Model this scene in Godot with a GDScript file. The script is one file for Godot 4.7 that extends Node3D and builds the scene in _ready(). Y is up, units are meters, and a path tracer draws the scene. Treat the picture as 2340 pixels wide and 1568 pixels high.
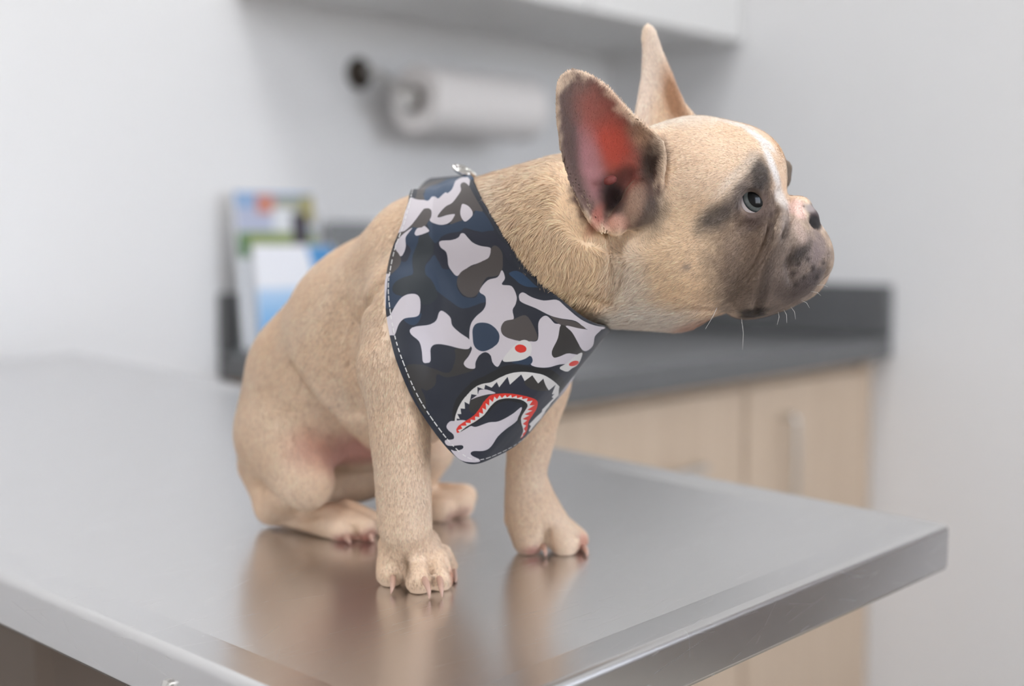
extends Node3D
# A puppy in a printed bandana sits on a steel examination table in a white clinic room.
# Pixels below are those of the 2340 x 1568 photograph; a pixel gives a direction, the distance comes from what the thing touches.

const FOCAL := 3250.0
const EYE := Vector3(0.0, 1.077, 0.0)          # the lens
const ROOM_PITCH := 0.07494                    # how far the lens looks down, against the level room
const TABLE_PITCH := 0.14180                   # the same against the table top, which slopes up a little away from the lens
const TABLE_DROP := 0.2726                     # the lens above the plane of the table top

var table_frame := Transform3D()               # table axes (y = 0 is the steel, the lens is at 0, TABLE_DROP, 0) to the world
var room_frame := Transform3D()                # corner of the two walls: x runs along the back wall (negative to the left), z out of it
var used_names := {}
var mats := {}


func _ready() -> void:
	table_frame = Transform3D(Basis(Vector3.RIGHT, TABLE_PITCH - ROOM_PITCH), EYE) * Transform3D(Basis(), Vector3(0, -TABLE_DROP, 0))
	room_frame = Transform3D(Basis(Vector3.UP, 0.87634), Vector3(0.196, 0, -2.9))
	make_camera_and_light()
	make_materials()
	build_shell()
	build_cabinets()
	build_counter_things()
	build_table()
	build_dog()


func make_camera_and_light() -> void:
	var cam := Camera3D.new()
	cam.name = "camera"
	var lens := CameraAttributesPhysical.new()
	lens.frustum_focal_length = 49.75
	lens.frustum_focus_distance = 0.815
	lens.exposure_aperture = 3.2
	lens.frustum_near = 0.05
	lens.frustum_far = 60.0
	cam.attributes = lens
	cam.keep_aspect = Camera3D.KEEP_HEIGHT
	cam.fov = rad_to_deg(2.0 * atan(784.0 / FOCAL))
	cam.near = 0.05
	cam.far = 60.0
	cam.position = EYE
	cam.rotation.x = -ROOM_PITCH
	add_child(cam)
	cam.current = true
	var env := Environment.new()
	env.background_mode = Environment.BG_SKY
	var sky := Sky.new()
	var air := ProceduralSkyMaterial.new()
	air.sky_top_color = Color(0.74, 0.79, 0.87)
	air.sky_horizon_color = Color(0.91, 0.92, 0.93)
	air.ground_horizon_color = Color(0.74, 0.75, 0.74)
	air.ground_bottom_color = Color(0.42, 0.42, 0.40)
	air.sky_energy_multiplier = 3.2
	air.ground_energy_multiplier = 3.2
	sky.sky_material = air
	env.sky = sky
	env.tonemap_mode = Environment.TONE_MAPPER_LINEAR
	env.tonemap_exposure = 1.05
	env.sdfgi_enabled = true
	env.ssao_enabled = true
	env.ssil_enabled = true
	var around := WorldEnvironment.new()
	around.name = "surroundings"
	around.environment = env
	add_child(around)


# ---------------------------------------------------------------- helpers

func free_name(called: String) -> String:
	var n: int = used_names.get(called, -1) + 1
	used_names[called] = n
	return called if n == 0 else "%s_%03d" % [called, n]


func thing(called: String, label: String, category: String, at: Transform3D, group := "") -> Node3D:
	var o := Node3D.new()
	o.name = free_name(called)
	o.transform = at
	o.set_meta("label", label)
	o.set_meta("category", category)
	if group != "":
		o.set_meta("group", group)
	add_child(o)
	return o


func obj(called: String, mesh: Mesh, mat: Material, parent: Node, at := Transform3D()) -> MeshInstance3D:
	var o := MeshInstance3D.new()
	o.name = free_name(called) if parent == self else called
	o.mesh = mesh
	if mat:
		o.material_override = mat
	o.transform = at
	parent.add_child(o, true)
	return o


func struct(called: String, mesh: Mesh, mat: Material, at: Transform3D) -> MeshInstance3D:
	var o := obj(called, mesh, mat, self, at)
	o.set_meta("kind", "structure")
	return o


func surface(colour: Color, rough := 0.6, metal := 0.0) -> StandardMaterial3D:
	var m := StandardMaterial3D.new()
	m.albedo_color = colour
	m.roughness = rough
	m.metallic = metal
	return m


func noise_tex(kind: int, freq: float, size: int, sd: int, lo: Color, hi: Color, octaves := 4, normal := false, bump := 2.0) -> NoiseTexture2D:
	var n := FastNoiseLite.new()
	n.noise_type = kind
	n.frequency = freq
	n.seed = sd
	n.fractal_octaves = octaves
	var t := NoiseTexture2D.new()
	t.noise = n
	t.width = size
	t.height = size
	t.seamless = true
	if normal:
		t.as_normal_map = true
		t.bump_strength = bump
	else:
		var g := Gradient.new()
		g.set_color(0, lo)
		g.set_color(1, hi)
		t.color_ramp = g
	return t


# a box from lo to hi with chamfered edges, added to a SurfaceTool
func box_in(st: SurfaceTool, lo: Vector3, hi: Vector3, c := 0.002) -> void:
	var s := hi - lo
	c = minf(c, 0.45 * minf(s.x, minf(s.y, s.z)))
	var ax := [Vector3(1, 0, 0), Vector3(0, 1, 0), Vector3(0, 0, 1)]
	var mid := (lo + hi) * 0.5
	var half := s * 0.5
	for k in 3:
		var n: Vector3 = ax[k]
		var u: Vector3 = ax[(k + 1) % 3]
		var v: Vector3 = ax[(k + 2) % 3]
		for sg in [-1.0, 1.0]:
			var f: Vector3 = mid + n * half * sg
			var hu: float = half.dot(u) - c
			var hv: float = half.dot(v) - c
			quad_in(st, f - u * hu - v * hv, f + u * hu - v * hv, f + u * hu + v * hv, f - u * hu + v * hv, n * sg)
			# the chamfer between this face and the next one round the axis v
			for sv in [-1.0, 1.0]:
				var fu: Vector3 = mid + u * half * sv
				var e0: Vector3 = f + u * hu * sv
				var e1: Vector3 = fu + n * (half.dot(n) - c) * sg
				quad_in(st, e0 - v * hv, e0 + v * hv, e1 + v * hv, e1 - v * hv, (n * sg + u * sv).normalized())
	for sx in [-1.0, 1.0]:
		for sy in [-1.0, 1.0]:
			for sz in [-1.0, 1.0]:
				var q := Vector3(sx, sy, sz)
				var px := mid + q * half - Vector3(0, sy * c, sz * c)
				var py := mid + q * half - Vector3(sx * c, 0, sz * c)
				var pz := mid + q * half - Vector3(sx * c, sy * c, 0)
				tri_in(st, px, py, pz, q.normalized())


func quad_in(st: SurfaceTool, a: Vector3, b: Vector3, c: Vector3, d: Vector3, n: Vector3) -> void:
	tri_in(st, a, b, c, n)
	tri_in(st, a, c, d, n)


func tri_in(st: SurfaceTool, a: Vector3, b: Vector3, c: Vector3, n: Vector3) -> void:
	if (b - a).cross(c - a).dot(n) > 0.0:      # front faces run clockwise
		var k := b
		b = c
		c = k
	for p in [a, b, c]:
		st.set_normal(n)
		st.set_uv(Vector2(p.x + p.z, p.y))
		st.add_vertex(p)


func start() -> SurfaceTool:
	var st := SurfaceTool.new()
	st.begin(Mesh.PRIMITIVE_TRIANGLES)
	return st


func box(lo: Vector3, hi: Vector3, c := 0.002) -> ArrayMesh:
	var st := start()
	box_in(st, lo, hi, c)
	return st.commit()


# a tube through points with a radius at each, round ends closed
func tube(points: Array, radii: Array, sides := 12) -> ArrayMesh:
	var st := start()
	tube_in(st, points, radii, sides)
	return st.commit()


func tube_in(st: SurfaceTool, points: Array, radii: Array, sides := 12) -> void:
	var rings := []
	var norms := []
	var side := Vector3.ZERO
	for i in points.size():
		var fwd: Vector3 = (points[mini(i + 1, points.size() - 1)] - points[maxi(i - 1, 0)]).normalized()
		if side == Vector3.ZERO:
			side = fwd.cross(Vector3(0.31, 0.9, 0.2)).normalized()
		side = (side - fwd * side.dot(fwd)).normalized()
		var up := side.cross(fwd)
		var ring := []
		var nr := []
		for k in sides:
			var a := TAU * k / sides
			var n := side * cos(a) + up * sin(a)
			nr.append(n)
			ring.append(points[i] + n * radii[i])
		rings.append(ring)
		norms.append(nr)
	for i in points.size() - 1:
		for k in sides:
			var j := (k + 1) % sides
			smooth_quad(st, rings[i][k], rings[i][j], rings[i + 1][j], rings[i + 1][k], norms[i][k], norms[i][j], norms[i + 1][j], norms[i + 1][k])
	for e in [0, points.size() - 1]:
		var n: Vector3 = (points[e] - points[1 if e == 0 else e - 1]).normalized()
		for k in sides:
			tri_in(st, points[e], rings[e][k], rings[e][(k + 1) % sides], n)


func smooth_quad(st: SurfaceTool, a: Vector3, b: Vector3, c: Vector3, d: Vector3, na: Vector3, nb: Vector3, nc: Vector3, nd: Vector3) -> void:
	var ps := [a, b, c, a, c, d]
	var ns := [na, nb, nc, na, nc, nd]
	if (b - a).cross(c - a).dot(na + nb + nc) > 0.0:
		ps = [a, c, b, a, d, c]
		ns = [na, nc, nb, na, nd, nc]
	for i in 6:
		st.set_normal(ns[i])
		st.set_uv(Vector2(ps[i].x + ps[i].z, ps[i].y))
		st.add_vertex(ps[i])


# a profile of (radius, height) turned about y
func lathe(profile: Array, sides := 32) -> ArrayMesh:
	var st := start()
	for i in profile.size() - 1:
		var p: Vector2 = profile[i]
		var q: Vector2 = profile[i + 1]
		var d := (q - p).normalized()
		var nrm := Vector2(d.y, -d.x)
		for k in sides:
			var a := TAU * k / sides
			var b := TAU * (k + 1) / sides
			var da := Vector3(cos(a), 0, sin(a))
			var db := Vector3(cos(b), 0, sin(b))
			var up := Vector3.UP
			smooth_quad(st, da * p.x + up * p.y, db * p.x + up * p.y, db * q.x + up * q.y, da * q.x + up * q.y,
				da * nrm.x + up * nrm.y, db * nrm.x + up * nrm.y, db * nrm.x + up * nrm.y, da * nrm.x + up * nrm.y)
	return st.commit()


func shifted(p: Vector3) -> Transform3D:
	return Transform3D(Basis(), p)


# the direction of a pixel, in table axes; and points along it
func look(px: float, py: float) -> Vector3:
	var d := Vector3((px - 1170.0) / FOCAL, -(py - 784.0) / FOCAL, -1.0)
	return d.rotated(Vector3.RIGHT, -TABLE_PITCH)


func at(px: float, py: float, depth: float) -> Vector3:
	return Vector3(0, TABLE_DROP, 0) + look(px, py) * depth


func on_table(px: float, py: float) -> Vector3:
	var d := look(px, py)
	return Vector3(0, TABLE_DROP, 0) + d * (-TABLE_DROP / d.y)


func to_pixel(p: Vector3) -> Vector2:
	var q := (p - Vector3(0, TABLE_DROP, 0)).rotated(Vector3.RIGHT, TABLE_PITCH)
	return Vector2(1170.0 + FOCAL * q.x / -q.z, 784.0 - FOCAL * q.y / -q.z)


# ---------------------------------------------------------------- materials

func make_materials() -> void:
	var wall := surface(Color(0.895, 0.89, 0.89), 0.75)
	mats.wall = wall
	mats.ceiling = surface(Color(0.955, 0.955, 0.95), 0.9)
	var floor_mat := surface(Color.WHITE, 0.45)
	floor_mat.albedo_texture = noise_tex(FastNoiseLite.TYPE_SIMPLEX, 0.03, 512, 8, Color(0.68, 0.64, 0.59), Color(0.76, 0.72, 0.67))
	floor_mat.uv1_triplanar = true
	floor_mat.uv1_scale = Vector3(1.4, 1.4, 1.4)
	mats.floor = floor_mat
	mats.white_cabinet = surface(Color(0.90, 0.895, 0.89), 0.45)
	# maple laminate: long faint upright streaks
	var img := Image.create(256, 512, false, Image.FORMAT_RGB8)
	var n := FastNoiseLite.new()
	n.seed = 21
	n.frequency = 0.02
	for x in 256:
		for y in 512:
			var v := 0.5 + 0.5 * n.get_noise_2d(x * 3.0, y * 0.12) + 0.25 * n.get_noise_2d(x * 11.0 + 400.0, y * 0.3)
			img.set_pixel(x, y, Color(0.765, 0.675, 0.58).lerp(Color(0.83, 0.745, 0.65), clampf(v, 0, 1)))
	var wood := surface(Color.WHITE, 0.5)
	wood.albedo_texture = ImageTexture.create_from_image(img)
	wood.uv1_triplanar = true
	wood.uv1_scale = Vector3(2.2, 1.1, 2.2)
	mats.wood = wood
	var stone := surface(Color.WHITE, 0.30)
	stone.albedo_texture = noise_tex(FastNoiseLite.TYPE_VALUE, 0.4, 256, 5, Color(0.33, 0.33, 0.335), Color(0.43, 0.43, 0.43))
	stone.uv1_triplanar = true
	stone.uv1_scale = Vector3(3, 3, 3)
	mats.counter = stone
	mats.chrome = surface(Color(0.88, 0.87, 0.855), 0.16, 1.0)
	mats.bronze = surface(Color(0.26, 0.23, 0.20), 0.45, 0.6)
	mats.paper = surface(Color(0.93, 0.91, 0.90), 0.9)
	var glass := surface(Color(0.95, 0.97, 0.98, 0.12), 0.05)
	glass.transparency = BaseMaterial3D.TRANSPARENCY_ALPHA
	mats.glass = glass
	var clear := surface(Color(0.85, 0.88, 0.90, 0.25), 0.08)
	clear.transparency = BaseMaterial3D.TRANSPARENCY_ALPHA
	mats.acrylic = clear
	var lit := surface(Color(0.95, 0.95, 0.95), 0.6)
	lit.emission_enabled = true
	lit.emission = Color(0.975, 0.988, 1.0)
	lit.emission_energy_multiplier = 2.2
	mats.lamp_glow = lit
	# brushed stainless steel: roughness and relief in fine long strokes, with scratches across
	mats.steel = steel_material(false)
	mats.steel_edge = steel_material(true)


func steel_material(edge: bool) -> StandardMaterial3D:
	var rng := RandomNumberGenerator.new()
	rng.seed = 77 if edge else 76
	var size := 1024
	var rough := Image.create(size, size, false, Image.FORMAT_L8)
	rough.fill(Color(0.5, 0.5, 0.5))
	var nz := FastNoiseLite.new()
	nz.seed = 5
	nz.frequency = 0.012
	for y in size:
		for x in range(0, size, 4):
			var v := 0.5 + 0.018 * nz.get_noise_2d(x * 0.06, y * 9.0)
			rough.fill_rect(Rect2i(x, y, 4, 1), Color(v, v, v))
	for k in 420:                                   # scratches, short and nearly straight
		var p := Vector2(rng.randf() * size, rng.randf() * size)
		var a := rng.randfn(0.0, 0.2) if rng.randf() < 0.9 else rng.randf() * PI
		var l := rng.randf_range(20, 160)
		var tone := rng.randf_range(0.515, 0.55)
		for i in int(l):
			var q := p + Vector2(cos(a), sin(a)) * i
			rough.set_pixel(posmod(int(q.x), size), posmod(int(q.y), size), Color(tone, tone, tone))
	var m := surface(Color(0.865, 0.862, 0.862), 1.0, 1.0)
	var tex := ImageTexture.create_from_image(rough)
	m.roughness = 0.52
	m.roughness_texture = tex
	m.roughness_texture_channel = BaseMaterial3D.TEXTURE_CHANNEL_RED
	m.uv1_triplanar = true
	m.uv1_scale = Vector3(3.2, 3.2, 3.2)
	return m


# ---------------------------------------------------------------- the room

func build_shell() -> void:
	var h := 3.0
	var left := -4.2
	var front := 3.6
	struct("floor", box(Vector3(left - 0.15, -0.1, -0.15), Vector3(0.15, 0.0, front + 0.15)), mats.floor, room_frame)
	struct("ceiling", box(Vector3(left - 0.15, h, -0.15), Vector3(0.15, h + 0.1, front + 0.15)), mats.ceiling, room_frame)
	struct("wall_back", box(Vector3(left - 0.15, 0, -0.15), Vector3(0.15, h, 0.0)), mats.wall, room_frame)
	struct("wall_right", box(Vector3(0.0, 0, 0.0), Vector3(0.15, h, front)), mats.wall, room_frame)
	var door := struct("door_1", box(Vector3(-0.03, 0.0, 2.15), Vector3(0.0, 2.05, 3.05), 0.004), surface(Color(0.36, 0.29, 0.24), 0.5), room_frame)
	bar_handle(door, Vector3(-0.03, 1.0, 2.25), Vector3.UP, Vector3.LEFT, 0.16)
	struct("wall_left", box(Vector3(left - 0.15, 0, 0.0), Vector3(left, h, front)), mats.wall, room_frame)
	# front wall with a window opening, behind and to the right of the lens
	var x0 := -1.75
	var x1 := -0.25
	var y0 := 0.95
	var y1 := 2.25
	var st := start()
	var zf := front + 0.15
	box_in(st, Vector3(left - 0.15, 0, front), Vector3(0.15, y0, zf))
	box_in(st, Vector3(left - 0.15, y1, front), Vector3(0.15, h, zf))
	box_in(st, Vector3(left - 0.15, y0, front), Vector3(x0, y1, zf))
	box_in(st, Vector3(x1, y0, front), Vector3(0.15, y1, zf))
	struct("wall_front", st.commit(), mats.wall, room_frame)
	st = start()
	var xm := 0.5 * (x0 + x1)
	for b in [[y0, y0 + 0.05, x0, x1], [y1 - 0.05, y1, x0, x1], [y0, y1, x0, x0 + 0.05], [y0, y1, x1 - 0.05, x1], [y0, y1, xm - 0.025, xm + 0.025]]:
		box_in(st, Vector3(b[2], b[0], front + 0.05), Vector3(b[3], b[1], front + 0.11))
	var w := struct("window_1", st.commit(), mats.white_cabinet, room_frame)
	for k in 2:
		var xa := x0 + 0.05 if k == 0 else xm + 0.025
		obj("pane", box(Vector3(xa, y0 + 0.05, front + 0.077), Vector3(xa + 0.5 * (x1 - x0) - 0.075, y1 - 0.05, front + 0.083)), mats.glass, w)
	struct("baseboard_back", box(Vector3(left, 0, 0), Vector3(-1.0, 0.1, 0.012)), mats.counter, room_frame)
	struct("baseboard_right", box(Vector3(-0.012, 0, 0.62), Vector3(0, 0.1, front)), mats.counter, room_frame)
	# recessed ceiling lamps
	var spots := [[Vector3(-1.58, h, 0.89), 1.6], [Vector3(-3.5, h, 1.8), 2.8], [Vector3(-1.0, h, 2.8), 0.5]]
	for k in 3:
		var t := thing("ceiling_light", ["square recessed ceiling lamp closest to the wall cabinet", "square recessed ceiling lamp in the corner away from window and door", "square recessed ceiling lamp between the window and the brown door"][k], "lamp", room_frame * shifted(spots[k][0]), "ceiling lamps")
		st = start()
		for b in [[-0.33, -0.3, -0.33, 0.33], [0.3, 0.33, -0.33, 0.33], [-0.3, 0.3, -0.33, -0.3], [-0.3, 0.3, 0.3, 0.33]]:
			box_in(st, Vector3(b[0], -0.02, b[2]), Vector3(b[1], 0.0, b[3]))
		obj("frame", st.commit(), mats.white_cabinet, t)
		obj("diffuser_panel", box(Vector3(-0.3, -0.012, -0.3), Vector3(0.3, -0.004, 0.3)), mats.lamp_glow, t)
		var l := AreaLight3D.new()
		l.name = "panel_light"
		l.area_size = Vector2(0.6, 0.6)
		l.light_energy = spots[k][1]
		l.light_color = Color(0.975, 0.988, 1.0)
		l.area_range = 12.0
		l.area_attenuation = 2.0
		l.shadow_enabled = true
		l.rotation.x = -PI / 2
		l.position = Vector3(0, -0.03, 0)
		t.add_child(l)


func bar_handle(parent: Node, centre: Vector3, along: Vector3, out: Vector3, length: float) -> void:
	var e := along * length * 0.5
	var pts := []
	var rad := []
	for p in [centre - e, centre - e + out * 0.022, centre - e + out * 0.028 + along * 0.006, centre + e + out * 0.028 - along * 0.006, centre + e + out * 0.022, centre + e]:
		pts.append(p)
		rad.append(0.006)
	obj("handle", tube(pts, rad, 10), mats.chrome, parent)


func build_cabinets() -> void:
	# two base cabinets under one worktop
	var unit := thing("base_cabinet", "maple laminate base cabinet with a single door against the right wall", "cabinet", room_frame)
	obj("body", box(Vector3(-0.444, 0.1, 0.005), Vector3(-0.002, 0.86, 0.565)), mats.wood, unit)
	obj("toe_kick", box(Vector3(-0.444, 0.0, 0.005), Vector3(-0.002, 0.1, 0.51)), mats.counter, unit)
	obj("filler_strip", box(Vector3(-0.03, 0.1, 0.565), Vector3(-0.003, 0.86, 0.583)), mats.wood, unit)
	var door := obj("door", box(Vector3(-0.440, 0.11, 0.567), Vector3(-0.033, 0.842, 0.585), 0.0015), mats.wood, unit)
	bar_handle(door, Vector3(-0.335, 0.715, 0.585), Vector3.UP, Vector3.BACK, 0.15)
	unit = thing("base_cabinet", "maple laminate base cabinet with drawers and an open end panel", "cabinet", room_frame)
	obj("body", box(Vector3(-0.985, 0.1, 0.005), Vector3(-0.446, 0.86, 0.565)), mats.wood, unit)
	obj("toe_kick", box(Vector3(-0.985, 0.0, 0.005), Vector3(-0.446, 0.1, 0.51)), mats.counter, unit)
	var ys := [0.842, 0.60, 0.355, 0.11]
	for k in 3:
		var dr := obj("drawer", box(Vector3(-0.982, ys[k + 1] + 0.004, 0.567), Vector3(-0.449, ys[k], 0.585), 0.0015), mats.wood, unit)
		bar_handle(dr, Vector3(-0.66, 0.5 * (ys[k] + ys[k + 1]) + 0.02, 0.585), Vector3.RIGHT, Vector3.BACK, 0.13)
	var top := thing("countertop", "dark grey laminate worktop with upstand along both walls", "countertop", room_frame)
	obj("slab", box(Vector3(-1.0, 0.862, 0.001), Vector3(-0.001, 0.9, 0.62), 0.004), mats.counter, top)
	obj("backsplash", box(Vector3(-1.0, 0.901, 0.001), Vector3(-0.001, 0.992, 0.021), 0.003), mats.counter, top)
	obj("side_splash", box(Vector3(-0.021, 0.901, 0.022), Vector3(-0.001, 0.992, 0.62), 0.003), mats.counter, top)
	# wall cabinet
	var up := thing("wall_cabinet", "white wall cabinet hung above the dark worktop", "cabinet", room_frame)
	obj("body", box(Vector3(-0.96, 1.44, 0.001), Vector3(-0.002, 2.25, 0.288)), mats.white_cabinet, up)
	for k in 2:
		var x0 := -0.96 + 0.48 * k
		obj("door", box(Vector3(x0 + 0.002, 1.441, 0.290), Vector3(x0 + 0.476, 2.248, 0.308), 0.0015), mats.white_cabinet, up)


func build_counter_things() -> void:
	# paper towel roll on a wall holder
	var y := 1.298
	var z := 0.1
	var x0 := -0.672
	var x1 := -0.392
	var hold := thing("paper_towel_holder", "dark metal wall holder carrying the paper towel roll", "holder", room_frame * shifted(Vector3(x0, y, 0)))
	obj("wall_plate", lathe([Vector2(0.0, 0.0), Vector2(0.026, 0.0), Vector2(0.026, 0.006), Vector2(0.018, 0.014), Vector2(0.0, 0.014)], 24), mats.bronze, hold, Transform3D(Basis(Vector3.RIGHT, PI / 2), Vector3(-0.03, 0.045, 0.001)))
	obj("arm", tube([Vector3(-0.03, 0.045, 0.01), Vector3(-0.03, 0.042, 0.05), Vector3(-0.03, 0.015, z - 0.005), Vector3(-0.028, 0.0, z)], [0.007, 0.006, 0.006, 0.007], 12), mats.chrome, hold)
	obj("end_cap", lathe([Vector2(0.0, -0.006), Vector2(0.02, -0.006), Vector2(0.024, 0.0), Vector2(0.02, 0.006), Vector2(0.0, 0.006)], 24), mats.chrome, hold, Transform3D(Basis(Vector3.BACK, PI / 2), Vector3(-0.02, 0, z)))
	obj("rod", tube([Vector3(-0.02, 0, z), Vector3(x1 - x0 + 0.02, 0, z)], [0.007, 0.007], 12), mats.chrome, hold)
	obj("wall_plate", lathe([Vector2(0.0, 0.0), Vector2(0.026, 0.0), Vector2(0.026, 0.006), Vector2(0.018, 0.014), Vector2(0.0, 0.014)], 24), mats.bronze, hold, Transform3D(Basis(Vector3.RIGHT, PI / 2), Vector3(x1 - x0 + 0.03, 0.045, 0.001)))
	obj("arm", tube([Vector3(x1 - x0 + 0.03, 0.045, 0.01), Vector3(x1 - x0 + 0.03, 0.042, 0.05), Vector3(x1 - x0 + 0.03, 0.0, z)], [0.009, 0.008, 0.008], 12), mats.bronze, hold)
	var roll := thing("paper_towel_roll", "white paper towel roll hanging under the wall cabinet", "paper roll", room_frame * Transform3D(Basis(Vector3.BACK, -PI / 2), Vector3(x0, y, z)))
	var len_ := x1 - x0
	var prof := [Vector2(0.021, 0.0), Vector2(0.053, 0.0), Vector2(0.055, 0.002), Vector2(0.055, len_ - 0.002), Vector2(0.053, len_), Vector2(0.021, len_), Vector2(0.021, 0.0)]
	obj("paper", lathe(prof, 48), mats.paper, roll)
	obj("cardboard_core", lathe([Vector2(0.0185, 0.001), Vector2(0.0208, 0.001), Vector2(0.0208, len_ - 0.001), Vector2(0.0185, len_ - 0.001), Vector2(0.0185, 0.001)], 32), surface(Color(0.55, 0.45, 0.36), 0.9), roll)
	# leaflets in a clear stand on the worktop
	var stand_at := room_frame * shifted(Vector3(-0.912, 0.9005, 0.058))
	var lean := Basis(Vector3.RIGHT, -0.10)
	var stand := thing("brochure_stand", "clear acrylic leaflet stand at the free end of the dark worktop", "stand", stand_at)
	obj("back_panel", box(Vector3(-0.086, 0.0, -0.004), Vector3(0.086, 0.21, -0.001), 0.0008), mats.acrylic, stand, Transform3D(lean, Vector3(0, 0.006, 0)))
	obj("base", box(Vector3(-0.086, 0.0, -0.03), Vector3(0.086, 0.004, 0.05), 0.001), mats.acrylic, stand)
	obj("front_lip", box(Vector3(-0.086, 0.004, 0.042), Vector3(0.086, 0.03, 0.045), 0.001), mats.acrylic, stand)
	var rear := thing("brochure", "leaflet with a family photo on green grass, rear one in the clear stand", "brochure", stand_at * Transform3D(lean, Vector3(0, 0.008, 0.002)), "leaflets on the worktop")
	obj("sheet", box(Vector3(-0.085, 0.0, 0.0), Vector3(0.075, 0.238, 0.002), 0.0005), mats.paper, rear)
	print_panel(rear, "printed_cover", Rect2(-0.083, 0.002, 0.156, 0.234), 0.0022, rear_leaflet())
	var front := thing("brochure", "white and sky blue leaflet standing in front of the photo leaflet", "brochure", stand_at * Transform3D(lean, Vector3(0.008, 0.006, 0.016)), "leaflets on the worktop")
	obj("sheet", box(Vector3(-0.076, 0.0, 0.0), Vector3(0.088, 0.158, 0.002), 0.0005), mats.paper, front)
	print_panel(front, "printed_cover", Rect2(-0.074, 0.002, 0.160, 0.154), 0.0022, front_leaflet())
	var pocket := thing("leaflet_pocket", "empty grey tinted leaflet pocket beside the sky blue leaflet", "stand", room_frame * shifted(Vector3(-0.745, 0.9005, 0.055)))
	var grey := surface(Color(0.55, 0.56, 0.57, 0.55), 0.2)
	grey.transparency = BaseMaterial3D.TRANSPARENCY_ALPHA
	obj("back_panel", box(Vector3(-0.055, 0.004, -0.028), Vector3(0.055, 0.20, -0.025), 0.0008), grey, pocket)
	obj("front_panel", box(Vector3(-0.055, 0.004, 0.012), Vector3(0.055, 0.13, 0.015), 0.0008), grey, pocket)
	obj("base", box(Vector3(-0.055, 0.0, -0.03), Vector3(0.055, 0.004, 0.017), 0.0008), grey, pocket)


# a thin printed sheet on the face of a leaflet
func print_panel(parent: Node, called: String, r: Rect2, z: float, img: Image) -> void:
	var st := start()
	var c := [Vector2(r.position.x, r.position.y), Vector2(r.end.x, r.position.y), r.end, Vector2(r.position.x, r.end.y)]
	var uv := [Vector2(0, 1), Vector2(1, 1), Vector2(1, 0), Vector2(0, 0)]
	for i in [0, 2, 1, 0, 3, 2]:
		st.set_normal(Vector3.BACK)
		st.set_uv(uv[i])
		st.add_vertex(Vector3(c[i].x, c[i].y, z))
	var m := surface(Color.WHITE, 0.35)
	m.albedo_texture = ImageTexture.create_from_image(img)
	obj(called, st.commit(), m, parent)


func rear_leaflet() -> Image:
	var im := Image.create(144, 218, false, Image.FORMAT_RGB8)
	im.fill(Color(0.70, 0.72, 0.80))
	im.fill_rect(Rect2i(0, 0, 144, 22), Color(0.55, 0.66, 0.80))
	im.fill_rect(Rect2i(38, 4, 34, 26), Color(0.78, 0.52, 0.44))
	im.fill_rect(Rect2i(74, 6, 70, 30), Color(0.62, 0.62, 0.54))
	im.fill_rect(Rect2i(66, 22, 40, 34), Color(0.86, 0.87, 0.88))
	im.fill_rect(Rect2i(122, 4, 22, 40), Color(0.66, 0.62, 0.40))
	im.fill_rect(Rect2i(0, 56, 144, 36), Color(0.55, 0.60, 0.38))
	im.fill_rect(Rect2i(0, 60, 20, 32), Color(0.36, 0.50, 0.36))
	im.fill_rect(Rect2i(100, 30, 30, 64), Color(0.26, 0.24, 0.28))
	im.fill_rect(Rect2i(0, 92, 144, 126), Color(0.85, 0.86, 0.88))
	return im


func front_leaflet() -> Image:
	var im := Image.create(148, 151, false, Image.FORMAT_RGB8)
	for y in 151:
		var c := Color(0.93, 0.93, 0.95) if y < 62 else Color(0.74, 0.83, 0.93).lerp(Color(0.45, 0.68, 0.88), clampf((y - 62) / 60.0, 0, 1))
		if y > 130:
			c = Color(0.84, 0.89, 0.94)
		im.fill_rect(Rect2i(0, y, 148, 1), c)
		if y < 58:
			var x := 98 + int(y * 0.28)
			im.fill_rect(Rect2i(x, y, 148 - x, 1), Color(0.30, 0.58, 0.80))
	return im


# ---------------------------------------------------------------- the table

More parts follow.
